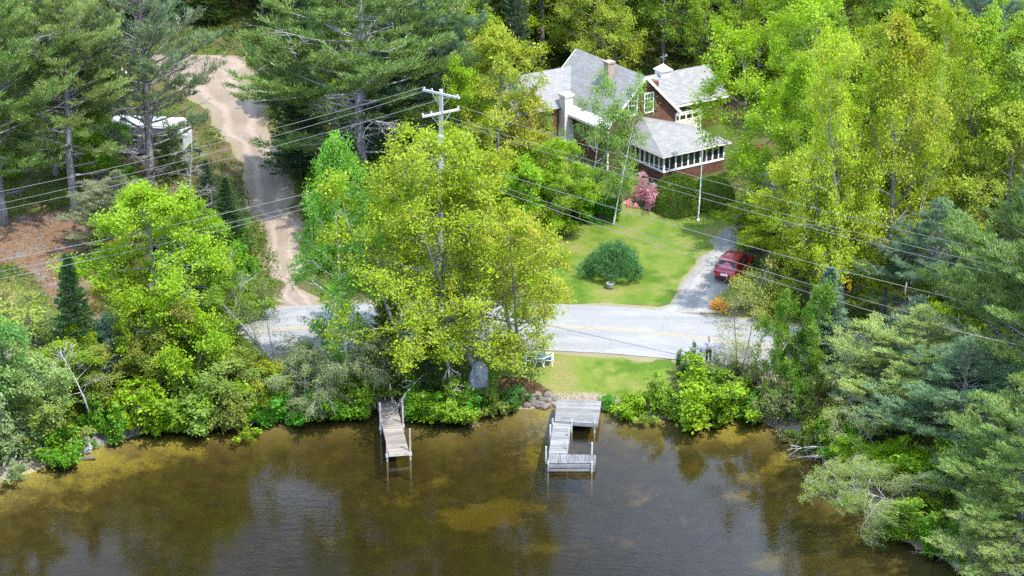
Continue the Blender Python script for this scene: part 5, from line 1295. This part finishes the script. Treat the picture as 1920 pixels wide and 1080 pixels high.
# ------------------------------------------------------------------ person
def skinned(name, joints, edges, mat, parent, root=0, sub=2):
    bm = bmesh.new(); sk_ = bm.verts.layers.skin.verify(); vs_ = [bm.verts.new(j[:3]) for j in joints]
    for a, b in edges: bm.edges.new((vs_[a], vs_[b]))
    for v, j in zip(vs_, joints): v[sk_].radius = (j[3], j[4] if len(j) > 4 else j[3])
    vs_[root][sk_].use_root = True
    me = bpy.data.meshes.new(name); bm.to_mesh(me); bm.free(); me.materials.append(mat); o = link(name, me, parent)
    o.modifiers.new('Skin', 'SKIN').use_smooth_shade = True; s_ = o.modifiers.new('Subdivision', 'SUBSURF'); s_.levels = sub; s_.render_levels = sub; return o
def person():
    p = G(1328, 681); c = empty('person', (p[0], p[1], gz1(p[0], p[1]) + .08), R(12), 'person in grey shirt and dark trousers standing by roadside shrubs, forearms held in front', 'person')
    skin = simple('skin', (.42, .26, .19), .55, var=.05); sh_ = simple('shirt_grey', (.55, .56, .58), .9, var=.12, scale=14); tr_ = simple('trousers_dark', (.022, .024, .03), .9); hr = simple('hair_brown', (.10, .065, .045), .8)
    # x right, -y toward the lake (the way they face)
    J = [(0, 0, .95, .13, .10), (0, 0, 1.12, .12, .09), (0, .01, 1.34, .15, .10), (0, .01, 1.46, .075, .07), (0, -.01, 1.54, .052), (0, -.02, 1.60, .07, .085), (0, -.02, 1.68, .074, .092), (0, -.01, 1.75, .055, .065)]
    E = [(i, i + 1) for i in range(7)]
    def add(j): J.append(j); return len(J) - 1
    nose = add((0, -.115, 1.645, .014)); E.append((6, nose))
    for s_ in (-1, 1):
        ear = add((s_ * .083, 0, 1.66, .014)); E.append((6, ear))
        a = add((s_ * .19, .01, 1.40, .055)); b = add((s_ * .25, .03, 1.14, .042)); w_ = add((s_ * .11, -.24, 1.17, .028)); h = add((s_ * .075, -.30, 1.19, .034, .022)); E.extend([(2, a), (a, b), (b, w_), (w_, h)])
        for k, ln in enumerate((.06, .072, .068, .052)):
            f0 = add((s_ * .075 - s_ * .018 * (k - 1.5), -.345, 1.20 - .004 * k, .009)); f1 = add((s_ * .06 - s_ * .018 * (k - 1.5), -.35 - ln * .5, 1.185, .008)); f2 = add((s_ * .045 - s_ * .016 * (k - 1.5), -.35 - ln * .6, 1.16, .007)); E.extend([(h, f0), (f0, f1), (f1, f2)])
        t0 = add((s_ * .05, -.30, 1.225, .010)); t1 = add((s_ * .035, -.335, 1.235, .008)); E.extend([(h, t0), (t0, t1)])
        hp_ = add((s_ * .10, 0, .88, .095)); kn = add((s_ * .115, -.015, .50, .062)); an = add((s_ * .12, .01, .09, .04)); to = add((s_ * .14, -.15, .03, .035, .025)); E.extend([(0, hp_), (hp_, kn), (kn, an), (an, to)])
    skinned('body', J, E, skin, c)
    J2 = [(0, 0, .90, .165, .125), (0, 0, 1.12, .155, .118), (0, .01, 1.34, .18, .125), (0, .01, 1.47, .085, .08)]; E2 = [(0, 1), (1, 2), (2, 3)]
    for s_ in (-1, 1):
        J2 += [(s_ * .195, .01, 1.405, .075), (s_ * .253, .03, 1.16, .06), (s_ * .20, -.07, 1.15, .055)]; k = len(J2); E2 += [(2, k - 3), (k - 3, k - 2), (k - 2, k - 1)]
    skinned('shirt', J2, E2, sh_, c)
    J3 = [(0, 0, .93, .15, .118)]; E3 = []
    for s_ in (-1, 1): J3 += [(s_ * .10, 0, .84, .112), (s_ * .115, -.012, .50, .082), (s_ * .12, .01, .10, .066)]; k = len(J3); E3 += [(0, k - 3), (k - 3, k - 2), (k - 2, k - 1)]
    skinned('trousers', J3, E3, tr_, c)
    for s_ in (-1, 1): skinned('shoe', [(s_ * .12, .03, .05, .05), (s_ * .13, -.08, .045, .05, .04), (s_ * .14, -.18, .035, .04, .03)], [(0, 1), (1, 2)], M['dark'], c)
    skinned('hair', [(0, .03, 1.66, .075, .06), (0, .01, 1.74, .08, .085), (0, -.03, 1.765, .06, .05)], [(0, 1), (1, 2)], hr, c)
    for s_ in (-1, 1):
        m = MB(); m.lathe([(0, -.006), (.009, 0), (0, .006)], 8, (s_ * .03, -.108, 1.672)); m.build('eye', M['dark'], c)
    m = MB(); m.box((-.025, -.108, 1.596), (.025, -.098, 1.604)); m.build('mouth', simple('lip', (.3, .12, .1), .6), c)
person()

# ------------------------------------------------------------------ trees and shrubs that can be told apart
# the central maples and what stands round them
T('maple1', 795, 716, 264, 370, LIMEY, 'tall lime-yellow maple of many stems on the bank above the tan dock', .1, rz=.4)
T('maple2', 912, 722, 242, 405, LIMEY, 'largest yellow-green maple in front of the utility pole', .3, rz=1.9)
T('maple3', 978, 696, 300, 290, LIMEY, 'orange-tinged maple leaning over the road beside the patio set', .55, rz=3.0)
T('oval2', 735, 640, 330, 170, LIME, 'bright green maple at the road edge between the white birch and the central maples', .05)
T('birch1', 650, 748, 262, 152, (.085, .19, .018), 'white-stemmed birch with vivid green leaves beside the gravel driveway mouth', rz=.3, bark=(.72, .67, .6))
T('hemlock', 728, 722, 555, 150, OLIVE, 'olive feathery hemlock under the maples by the tan dock')
T('hemlock', 800, 735, 610, 110, DARK, 'dark shaded hemlock at the foot of the central maples')
T('barelean', 528, 700, 385, 190, PALE, 'nearly bare birch leaning far over toward the lime maples', tilt=R(37), bark=(.5, .48, .45))
T('sparse', 520, 720, 520, 130, OLIVE, 'thin grey-stemmed sapling in front of the shore road gap', tilt=R(16), bark=BKG)
T('weep', 640, 748, 612, 230, (.12, .15, .05), 'drooping birch with grey hanging twigs and few leaves on the bank', rz=1.0, bark=(.40, .37, .34))
T('weep2', 575, 782, 655, 150, (.11, .14, .045), 'grey thicket birch with hanging twigs at the waterline', bark=(.33, .31, .29))
# left of the shore road
T('layer', 300, 690, 352, 270, LIME, 'broad lime maple with layered branches left of the gravel driveway', .08, rz=2.0)
T('oval1', 378, 655, 385, 150, (.12, .20, .012), 'bright green leafy tree between the lime maple and the driveway', .0)
T('oval3', 228, 652, 455, 130, YEL, 'yellow-orange young maple beside the pine litter clearing', .8)
T('layer', 385, 700, 500, 200, MID, 'mid-green leafy tree overlapping the far side of the shore road', .1)
T('small1', 300, 740, 560, 150, OLIVE, 'olive small tree on the bank below the lime maple', .45)
T('spruce1', 148, 722, 476, 118, SPR, 'narrow dark spruce with a pointed tip in front of the pine litter', rz=0)
T('small2', 138, 730, 610, 110, LIMEY, 'yellow-lime sapling bush hugging the foot of the narrow spruce')
T('pine_young', 212, 716, 596, 150, (.065, .12, .07), 'young blue-green pine beside the narrow spruce')
T('spruce2', 432, 686, 588, 110, DARK, 'squat dark conifer at the edge of the shore road gap')
T('small2', 330, 772, 560, 190, LIME, 'bright lime small tree on the shrubby left bank', .1)
T('small1', 245, 775, 640, 160, OLIVE, 'dull olive small tree on the bank behind the leaning grey trunk', .3)
T('small2', 410, 760, 640, 170, (.11, .165, .03), 'rounded green small tree below the squat dark conifer', .15)
T('small2', 478, 752, 668, 130, LIMEY, 'yellow-orange tipped bush below the leaning bare birch', .55)
T('barelean', 182, 812, 640, 110, PALE, 'leaning grey trunk with few leaves over the muddy shore', tilt=R(16), bark=(.42, .40, .38), rz=2)
T('small1', 60, 812, 640, 170, (.12, .175, .05), 'pale green small tree at the left end of the bank', .1)
T('small2', -10, 800, 590, 190, (.07, .15, .03), 'deep green small tree at the edge of the shore road by the pale grass')
T('small1', 110, 770, 660, 150, MID, 'green small tree in front of the shore road by the young pine', .1)
T('shrub1', 20, 872, 742, 130, (.12, .16, .06), 'pale grey-green shrub at the outermost muddy shore', .0)
T('shrub2', 85, 842, 735, 110, OLIVE, 'tall dull shrub beside the dark bank hollow', .1)
T('shrub3', 115, 856, 800, 110, GREEN, 'low deep-green shrub just above the largest pale boulder')
T('shrub1', 195, 826, 745, 95, GREEN, 'dark green shrub at the foot of the leaning grey trunk')
T('shrub2', 255, 815, 715, 120, LIME, 'tall lime shrub above the muddy shore stones')
T('shrub1', 320, 806, 700, 140, MID, 'wide mid-green shrub above the yellow shallows')
T('shrub2', 375, 800, 700, 120, (.13, .19, .035), 'pale lime shrub above the yellow shallows')
T('thin', 432, 800, 700, 120, OLIVE, 'thin olive shrub with bare stems at the waterline', .25)
T('shrub1', 475, 797, 720, 120, LIME, 'rounded lime shrub at the waterline below the yellow-orange bush')
T('shrub3', 520, 792, 738, 110, EMER, 'emerald low shrub at the waterline beside the grey thicket birch')
T('shrub1', 622, 782, 715, 120, GREEN, 'deep green shrub under the drooping birch')
T('shrub2', 668, 778, 700, 80, MID, 'tall green shrub beside the shore end of the tan dock')
T('shrub1', 715, 735, 690, 90, OLIVE, 'shaded shrub above the bank path to the tan dock')
T('shrub1', 775, 775, 715, 100, GREEN, 'dark green bank shrub right beside the tan dock posts')
T('shrub1', 835, 786, 720, 120, MID, 'broad green bank shrub with dead limbs below the central maples')
T('shrub3', 876, 780, 738, 90, EMER, 'bright emerald shrub overhanging the water near the standing stone')
T('shrub3', 920, 768, 728, 80, OLIVE, 'pale olive ground shrub below the standing stone')
T('shrub3', 966, 762, 726, 62, (.04, .11, .02), 'small dark glossy shrub on the stony bank beside the grey dock')
T('shrub3', 897, 722, 698, 50, EMER, 'little emerald plant growing against the standing stone')
# the far side of the road
T('small2', 425, 585, 480, 80, GREEN, 'green roadside bush against the left edge of the gravel driveway')
T('shrub2', 450, 520, 450, 44, EMER, 'emerald shrub along the left edge of the gravel driveway')
T('shrub1', 440, 600, 520, 120, MID, 'roadside shrub above the shore road gap')
T('shrub1', 440, 470, 410, 60, GREEN, 'green shrub higher up along the left driveway edge')
T('spruce2', 430, 480, 330, 110, (.035, .075, .02), 'dark spruce between the lime maple and the driveway')
T('snag', 372, 470, 262, 130, OLIVE, 'dead conifer with pale grey twigs beside the bare pine trunk', bark=(.42, .39, .36))
T('hemlock', 395, 455, 300, 90, (.05, .08, .03), 'thin dark hemlock behind the dead conifer')
T('thin', 60, 655, 555, 180, PALE, 'pale wispy brush on the grass near the narrow spruce', .2)
T('thin', -20, 640, 540, 140, (.18, .18, .06), 'straw-coloured brush at the edge of the pale grass', .5)
T('thin', 120, 640, 585, 110, (.13, .17, .05), 'greenish brush behind the narrow spruce')
for a, b, c, w_, col, lab in ((430, 432, 375, 50, EMER, 'emerald bush at the upper left edge of the gravel driveway'), (446, 482, 430, 48, MID, 'mid-green bush halfway down the left edge of the gravel driveway'),
                              (466, 533, 478, 46, GREEN, 'deep green bush on the left edge of the lower gravel driveway'), (478, 578, 528, 44, OLIVE, 'olive bush at the corner of gravel driveway and road')):
    T('shrub2', a, b, c, w_, col, lab)
# left pines
T('pine_old', 283, 366, -110, 250, (.085, .12, .05), 'old pine with a thick bare trunk and dead limbs in front of the travel trailer', rz=.8, bark=(.24, .22, .205))
T('pine1', 145, 402, -60, 260, PINEL, 'tall light green pine at the shaded edge of the pine litter', rz=1.2)
T('pine2', 10, 420, -90, 300, PINE, 'big dense pine at the very edge of the picture above the litter', rz=2.6)
T('pine_young', 322, 325, 248, 70, PINE, 'young pine against the end of the travel trailer')
T('pine3', 105, 330, -60, 260, PINEL, 'pale tufted pine beside the concrete pad')
T('pine3', 230, 470, 330, 200, (.115, .13, .06), 'drooping dull pine bough tree with bare twigs over the pine litter', rz=.3)
T('oval2', 190, 330, 170, 150, (.12, .21, .012), 'bright green broadleaf tree beside the travel trailer')
T('small2', 196, 345, 245, 90, LIME, 'lime small tree hiding the end of the travel trailer')
# centre back
T('pine2', 688, 385, -115, 430, PINE, 'huge blue-green pine with a bare grey trunk behind the central maples', rz=.9, bark=(.40, .38, .37))
T('pine3', 800, 340, -40, 300, (.06, .105, .052), 'second broad pine close behind the huge blue-green one')
T('spruce2', 565, 330, 60, 140, (.035, .075, .025), 'dark spruce along the right edge of the gravel driveway')
T('hemlock', 650, 400, 215, 120, (.045, .095, .02), 'dark hemlock beside the shaded bend of the gravel driveway')
T('spruce2', 535, 215, -20, 120, (.06, .10, .02), 'olive spruce where the gravel clearing narrows')
T('oval3', 655, 470, 290, 120, GREEN, 'deep green leafy tree between driveway and white birch')
T('shrub2', 545, 300, 225, 70, OLIVE, 'olive shrub on the right gravel driveway edge')
T('shrub2', 598, 385, 310, 64, GREEN, 'green shrub in the shade of the right driveway edge')
T('oval1', 945, 420, 58, 180, (.17, .215, .02), 'slender yellow-orange tree in front of the rear wing of the house', .45)
T('oval2', 870, 430, 120, 150, LIME, 'lime tree behind the utility pole crossarms', .1)
T('small1', 1005, 395, 195, 130, (.17, .18, .03), 'yellowish small tree against the white chimney side of the house', .5)
T('oval1', 1040, 445, 262, 140, LIME, 'lime-green leafy tree below the white chimney', .05)
T('small2', 985, 440, 290, 150, (.12, .21, .012), 'vivid green bushy tree left of the house birches')
T('birch2', 1104, 404, 122, 140, (.10, .17, .02), 'grey-white birch clump in front of the house roof', rz=.2, bark=(.60, .56, .50))
T('birch2', 1146, 422, 145, 125, (.10, .175, .02), 'double-stemmed white birch in front of the brown gable', rz=1.6, bark=(.66, .61, .54))
T('birch2', 1062, 412, 210, 105, (.10, .18, .02), 'slim pale birch below the eave by the white chimney', bark=(.55, .5, .45))
T('shrub2', 1085, 405, 330, 90, GREEN, 'green shrub at the foot of the grey-white birch clump')
T('shrub1', 1128, 412, 345, 80, EMER, 'emerald shrub under the double-stemmed birch')
T('shrub1', 1045, 415, 355, 90, MID, 'mid-green shrub at the lawn corner below the chimney')
T('shrub1', 1211, 387, 330, 66, (.46, .27, .31), 'round pink flowering shrub at the corner of the sunroom', name='flowering_shrub', cat='shrub')
T('hedge', 1270, 392, 330, 92, (.10, .155, .016), 'large clipped dome hedge bush under the sunroom windows')
T('hedge', 1335, 384, 334, 80, (.085, .135, .016), 'second clipped hedge bush behind the flagpole')
T('mugo', 1150, 518, 466, 102, (.052, .125, .038), 'broad mounded evergreen bush in the middle of the lawn', rz=.5)
# roadside and bank, lake side right
T('shrub1', 1302, 786, 682, 165, (.13, .20, .012), 'big bright lime shrub on the bank right of the lower lawn', rz=.7)
T('shrub1', 1245, 780, 706, 100, (.12, .185, .02), 'rounded lime shrub between the lower lawn and the big lime shrub')
T('shrub3', 1190, 778, 738, 86, LIME, 'low lime shrub at the waterline beside the grey dock')
T('shrub3', 1142, 766, 742, 42, EMER, 'small emerald shrub at the corner of the grey dock platform')
T('shrub2', 1365, 780, 700, 96, MID, 'mid-green bank shrub between two lime shrubs')
T('shrub3', 1398, 780, 735, 80, EMER, 'low emerald shrub at the cove waterline')
T('shrub1', 1425, 782, 715, 95, LIME, 'lime shrub at the start of the cove')
T('thin', 1460, 800, 708, 120, GREY, 'grey-green thin shrub leaning over the cove')
T('shrub1', 1292, 705, 648, 52, (.05, .11, .025), 'dark leafy shrub beside the standing person')
T('thin', 1358, 718, 668, 80, (.08, .11, .035), 'twiggy dark shrub in front of the person')
T('thin', 1400, 735, 665, 90, OLIVE, 'twiggy olive shrub at the road edge past the person', .2)
T('sparse', 1384, 705, 500, 150, (.17, .19, .03), 'thin yellow-green sapling in front of the shore road near the red car', .15, rz=.2)
T('small1', 1492, 772, 535, 100, (.085, .155, .018), 'dense mid-green small tree at the road edge by the cove', rz=.5)
T('small2', 1470, 768, 610, 110, MID, 'bushy green small tree beside the dense one at the cove')
T('spruce1', 1545, 690, 500, 120, BLUE, 'blue spruce in front of the yellow road signs', rz=1)
T('hemlock', 1575, 668, 585, 90, (.05, .115, .05), 'small green conifer right under the yellow road signs')
T('shrub1', 1448, 590, 545, 90, (.16, .19, .02), 'yellow-green roadside shrub near the black mailbox')
T('shrub3', 1347, 582, 560, 30, (.45, .17, .03), 'small clump of orange flowers at the mouth of the grey drive', name='flower_clump', cat='flowers')
T('snag', 1427, 562, 470, 30, BK, 'short bare grey stem beside the black mailbox', bark=BKG)
T('shrub1', 1660, 655, 590, 80, (.19, .17, .02), 'yellow-orange shrub behind the sandy roadside opening', .6)
T('pine_young', 1712, 700, 565, 130, (.10, .15, .085), 'pale blue-green young pine at the sandy roadside opening')
T('small2', 1775, 660, 535, 180, (.15, .23, .01), 'brilliant lime bush in a gap of the pines')
T('small2', 1880, 690, 560, 130, LIME, 'lime bush deep between the two largest pines')
T('shrub1', 1600, 690, 640, 80, (.10, .15, .06), 'greyish shrub at the sandy roadside opening')
T('thin', 1570, 740, 670, 100, PALE, 'pale thin brush between the road and the pines')
# right pines
T('shrub1', 1520, 838, 765, 100, OLIVE, 'olive shrub overhanging the cove above the fallen branches', .2)
T('shrub2', 1558, 850, 765, 100, MID, 'mid-green tall shrub at the head of the cove above the bleached branch')
T('pine3', 1715, 800, 590, 330, PINEL, 'light green pine leaning over the cove', rz=.4, bark=(.2, .18, .17))
T('pine3', 1895, 775, 335, 380, PINE, 'tallest dense pine on the cove shore', rz=2.2, bark=(.2, .18, .17))
T('pine1', 1975, 880, 400, 360, PINE, 'big pine at the outer edge of the cove shore', rz=1.1)
T('pine3', 1790, 880, 650, 330, (.075, .125, .055), 'wide green pine hanging low over the cove', rz=3.4)
T('pine3', 1925, 1010, 730, 330, PINE, 'dark green pine on the near shore of the cove', rz=.1)
T('pine3', 1900, 1085, 930, 330, PINEL, 'pale pine bough tree at the nearest corner of the shore', rz=1.4)
T('pine3', 1640, 800, 640, 190, (.11, .15, .075), 'small pale pine at the head of the cove', rz=.9)
T('pine2', 1740, 640, 385, 230, (.075, .12, .06), 'feathery pine crossing in front of the orange maples', rz=.2)
T('shrub1', 1600, 865, 790, 110, GREEN, 'dark green shrub at the head of the cove')
T('small2', 1660, 900, 825, 170, LIME, 'bright lime bush on the cove bank')
T('shrub1', 1745, 905, 815, 150, (.12, .20, .015), 'vivid green shrub under the pine boughs on the cove bank')
T('shrub2', 1720, 1010, 930, 120, MID, 'green shrub over the water below the leaning birch')
T('shrub1', 1775, 1045, 965, 110, GREEN, 'deep green shrub at the nearest cove bank')
p_ = G(1768, 965)
put('weep', p_ + (0, 0, .3), 8.2, 4.8, (.15, .2, .035), 'birch fallen outward over the cove with a curtain of grey twigs', rz=2.5, tilt=R(72), bark=(.36, .33, .30))
put('sparse', G(1660, 885), 6, 3.2, (.17, .20, .04), 'thin birch sapling leaning out over the cove bank', tilt=R(38), bark=(.5, .47, .42))
# right wood, the front trees
T('maple3', 1432, 430, 0, 275, (.165, .25, .010), 'great lime-green tree with a dark leaning trunk beside the garage', rz=.6)
T('oval2', 1500, 485, 110, 210, LIME, 'lime tree over the bend of the grey drive', .1)
T('maple2', 1590, 606, 60, 250, (.19, .26, .016), 'tall yellow-green maple with several trunks behind the road signs', .28, rz=2.2)
T('layer', 1520, 560, 290, 240, (.175, .225, .015), 'golden-green layered maple overhanging the red car', .1, rz=1.1)
T('oval3', 1655, 600, 40, 170, LIMEY, 'orange-tipped maple among the yellow-green ones', .55)
T('maple1', 1720, 520, 20, 240, LIMEY, 'yellow-lime tree behind the feathery pine', .3)
T('birch2', 1690, 560, 130, 110, LIMEY, 'pale slender forked trunk rising in front of the green wood', bark=(.5, .47, .43))
T('oval2', 1800, 480, 30, 230, LIME, 'lime leafy tree above the brilliant bush', .1)
T('oval1', 1890, 470, 40, 220, (.12, .18, .02), 'green leafy tree above the tallest cove pine', .1)
T('snag', 1845, 460, 200, 150, OLIVE, 'bare grey forked tree in the right-hand wood', bark=(.36, .34, .32))
T('layer', 1402, 460, 372, 110, LIMEY, 'low yellow-lime branches reaching over the drive toward the hedge', .1)
T('layer', 1445, 480, 395, 150, LIMEY, 'yellow-green low tree screening the far part of the drive', .2)
T('pine2', 1810, 330, -60, 200, (.07, .115, .06), 'single dark pine standing in the upper leafy wood')

# ------------------------------------------------------------------ the woods
taken = [np.array([x, y]) for _, x, y in TREES]
HOUSEPTS = [HO[:2] + np.array([math.cos(TH) * a - math.sin(TH) * b, math.sin(TH) * a + math.cos(TH) * b]) for a in np.arange(-9, 12.5, 1.5) for b in np.arange(-6, 12.5, 1.5)]
HP = np.array(HOUSEPTS)
def rect_hit(px, w_, y0, y1, rects, Y=0):
    for a, b, c, d, *e in rects:
        if e and Y > e[0]: continue
        if px + w_ * .42 > a and px - w_ * .42 < c and y1 > b and y0 < d: return True
    return False
# keep what the photograph shows in the open
OPEN = [(285, 106, 480, 300), (300, 95, 500, 118), (420, 200, 505, 330), (470, 300, 530, 580), (1010, 104, 1195, 330, HO[1] + 8), (1190, 120, 1330, 400, HO[1] + 7), (1240, 250, 1350, 400, HO[1]),
        (1080, 380, 1400, 570), (560, 572, 1460, 680), (205, 205, 345, 300, 152), (95, 100, 235, 140), (0, 420, 240, 600), (1325, 465, 1420, 535)]
r = np.random.default_rng(99)
KINDS = {
    'lime': (['oval1', 'oval2', 'oval3', 'maple3', 'layer'], [LIME, LIMEY, (.12, .20, .013), (.10, .17, .015), (.15, .2, .02)]),
    'dark': (['spruce2', 'hemlock', 'spruce2', 'pine1'], [DARK, (.04, .085, .03), (.05, .10, .03), (.045, .08, .035)]),
    'pine': (['pine1', 'pine2', 'pine3'], [PINE, PINEL, (.06, .10, .05)]),
}
AREAS = [  # name, x-range px at ground, Y range, weights, spacing, heights, group text
    ('behind the house', 860, 1420, 168, 262, dict(lime=.62, dark=.38), 4.0, (9, 16), 'wood behind the house'),
    ('beyond the clearing', 240, 900, 186, 262, dict(lime=.28, dark=.52, pine=.2), 4.2, (11, 18), 'wood beyond the gravel clearing'),
    ('around the trailer', -160, 300, 150, 262, dict(lime=.35, dark=.35, pine=.3), 4.6, (10, 18), 'wood around the trailer'),
    ('of the right slope', 1420, 2120, 128, 262, dict(lime=.9, dark=.05, pine=.05), 4.3, (10, 15), 'wood on the right slope'),
    ('between the driveway and the house', 560, 980, 146, 190, dict(lime=.6, dark=.4), 4.6, (8, 13), 'wood between driveway and house'),
]
WORD = {'lime': 'leafy lime-green tree', 'dark': 'dark narrow conifer', 'pine': 'blue-green soft pine'}
nforest = 0
for an, pa, pb_, Y0, Y1, wts, spc, hh, grp in AREAS:
    ks = list(wts); wv = np.array([wts[k] for k in ks]); wv = wv / wv.sum()
    for tries in range(1500):
        y = Y0 + (Y1 - Y0) * r.random() ** 1.25; px = r.uniform(pa, pb_); dep = y * CP + (HC - 6) * SP; x = (px - 960) / FPX * dep
        q = np.array([x, y])
        if min(np.hypot(*(q - t)) for t in taken) < spc * (1 if y < 215 else 1.25): continue
        if np.hypot(*(HP - q).T).min() < 3.2: continue
        z = gz1(x, y); k = ks[r.choice(len(ks), p=wv)]; kind = KINDS[k][0][r.integers(len(KINDS[k][0]))]; c = KINDS[k][1][r.integers(len(KINDS[k][1]))]
        H = r.uniform(*hh) * (1.12 if k != 'lime' else 1); D = H * {'lime': .56, 'dark': .36, 'pine': .46}[k] * r.uniform(.85, 1.15)
        bx, by, _ = proj(x, y, z); _, ty, _ = proj(x, y, z + H); wpx = D / dep * FPX
        if ty > 600 or bx < -220 or bx > 2140: continue
        if by < -40 and y > 225 and r.random() < .3: continue
        if rect_hit(bx, wpx, ty, by, OPEN, y): continue
        put(kind, q, H, D, c, f'{WORD[k]} in the wood {an}', r.uniform(0, .35) if k == 'lime' else 0, group=f'{WORD[k]}s, {grp}')
        taken.append(q); nforest += 1
# undergrowth individuals along wood edges
nu = 0
for tries in range(900):
    px = r.uniform(-60, 1980); py = r.uniform(95, 640); p = G(px, py)
    if sdist(p[None, :2])[0] < 19: continue
    if np.hypot(*(HP - p[:2]).T).min() < 2.0: continue
    if min(np.hypot(*(p[:2] - t)) for t in taken) < 1.5: continue
    Hs = r.uniform(1.2, 2.8); _, ty, dep = proj(p[0], p[1], p[2] + Hs); wpx = Hs * 1.1 / dep * FPX
    if rect_hit(px, wpx, ty, py, OPEN, p[1]): continue
    put(['shrub1', 'shrub2', 'shrub3', 'thin'][r.integers(4)], p, Hs, Hs * r.uniform(.9, 1.4), [LIME, GREEN, MID, OLIVE, EMER, (.15, .17, .03)][r.integers(6)], 'leafy green undergrowth shrub beneath the woodland trees', r.uniform(0, .3), group='undergrowth shrubs of the woods')
    taken.append(p[:2]); nu += 1
    if nu > 95: break
print('trees', len(TREES), 'forest', nforest, 'under', nu)

# ------------------------------------------------------------------ grass and ground cover
def scatter(poly, n, r):
    lo, hi = poly.min(0), poly.max(0); q = r.uniform(lo, hi, (n, 2)); return q[in_poly(q, poly)]
def grass_mesh(name, polys, dens, h, col, label, thin=.02, clump=0.55):
    r = np.random.default_rng(17); P2 = []
    for poly in polys:
        a = np.prod(poly.max(0) - poly.min(0)); P2.append(scatter(poly, int(a * dens), r))
    q = np.vstack(P2); 
    keep = (np.sin(q[:, 0] * 1.9 + np.sin(q[:, 1] * 1.3)) * np.sin(q[:, 1] * 2.3 + np.cos(q[:, 0] * .8)) + r.normal(size=len(q)) * .5) > -clump
    rd_ = seg_dist(q, RC); keep &= rd_ > 3.9
    q = q[keep]; z = gz(q); n = len(q); d = rand_dirs(r, n) * .5; d[:, 2] = 1
    V, Tt = needle_tris(r, np.column_stack([q, z - .01]), unit(d), h, thin, .35)
    o = link(name, mkmesh(name, V, None, Tt, M['needle']), None, (*col, 1)); return tag(o, label, 'grass', kind='stuff')
grass_mesh('lawn_grass', [LAWN1, LAWN2], 26, .09, (.105, .16, .025), 'mown green grass of the lawns on both sides of the road')
grass_mesh('long_grass', [GRASSL, GRASS2], 60, .45, (.15, .19, .05), 'long pale grass at the roadside left of the driveway', .03)
# leafy ground cover under the trees and along the banks
r = np.random.default_rng(23)
q = np.column_stack([r.uniform(-46, 48, 210000), r.uniform(94, 205, 210000)]); dq = sdist(q)
ok = (dq > .7) & ~in_poly(q, LAWN1) & ~in_poly(q, LAWN2) & ~in_poly(q, LITT1) & ~in_poly(q, LITT3) & ~in_poly(q, LITT4) & ~in_poly(q, LITT2)
DRV = Gpoly([(525, 600), (525, 500), (460, 350), (415, 255), (320, 155), (250, 108), (440, 102), (497, 160), (510, 230), (535, 310), (560, 370), (585, 500), (612, 600)])
DRV2 = Gpoly([(1215, 592), (1270, 530), (1300, 490), (1395, 385), (1410, 330), (1320, 250), (1420, 250), (1475, 340), (1455, 450), (1420, 500), (1360, 590)])
ok &= ~in_poly(q, DRV) & ~in_poly(q, DRV2) & ~in_poly(q, Gpoly([(50, 148), (55, 100), (250, 102), (245, 148)]))
q = q[ok]; ok = seg_dist(q, RC) > 5.2; q = q[ok]
pat = np.sin(q[:, 0] * .8 + 1.7 * np.sin(q[:, 1] * .35)) * np.sin(q[:, 1] * .7 + np.cos(q[:, 0] * .5)) + r.normal(size=len(q)) * .45
q = q[pat > -.15]; ok = np.hypot(*(q[:, None, :] - HP[None, ::3]).transpose(2, 0, 1)).min(1) > 1.6; q = q[ok]
rep = 3; q = np.repeat(q, rep, 0) + r.normal(size=(len(q) * rep, 2)) * .14
V, Q = leaf_quads(r, np.column_stack([q, gz(q) + np.abs(r.normal(size=len(q))) * .16 + .03]), .19, up=.6)
o = link('ground_cover', mkmesh('ground_cover', V, Q, None, M['leaf']), None, (.095, .155, .018, .1)); tag(o, 'low leafy green plants covering the woodland floor and banks', 'ground cover', kind='stuff')
# dry leaves and twigs on the litter patches
P2 = np.vstack([scatter(pl_, 9000, r) for pl_ in (LITT1, LITT2, LITT3, LITT4)])
V, Q = leaf_quads(r, np.column_stack([P2, gz(P2) + .02]), .12, up=.8)
o = link('fallen_leaves', mkmesh('fallen_leaves', V, Q, None, M['leaf']), None, (.15, .095, .055, .3)); tag(o, 'brown fallen leaves and needles on the bare ground', 'fallen leaves', kind='stuff')
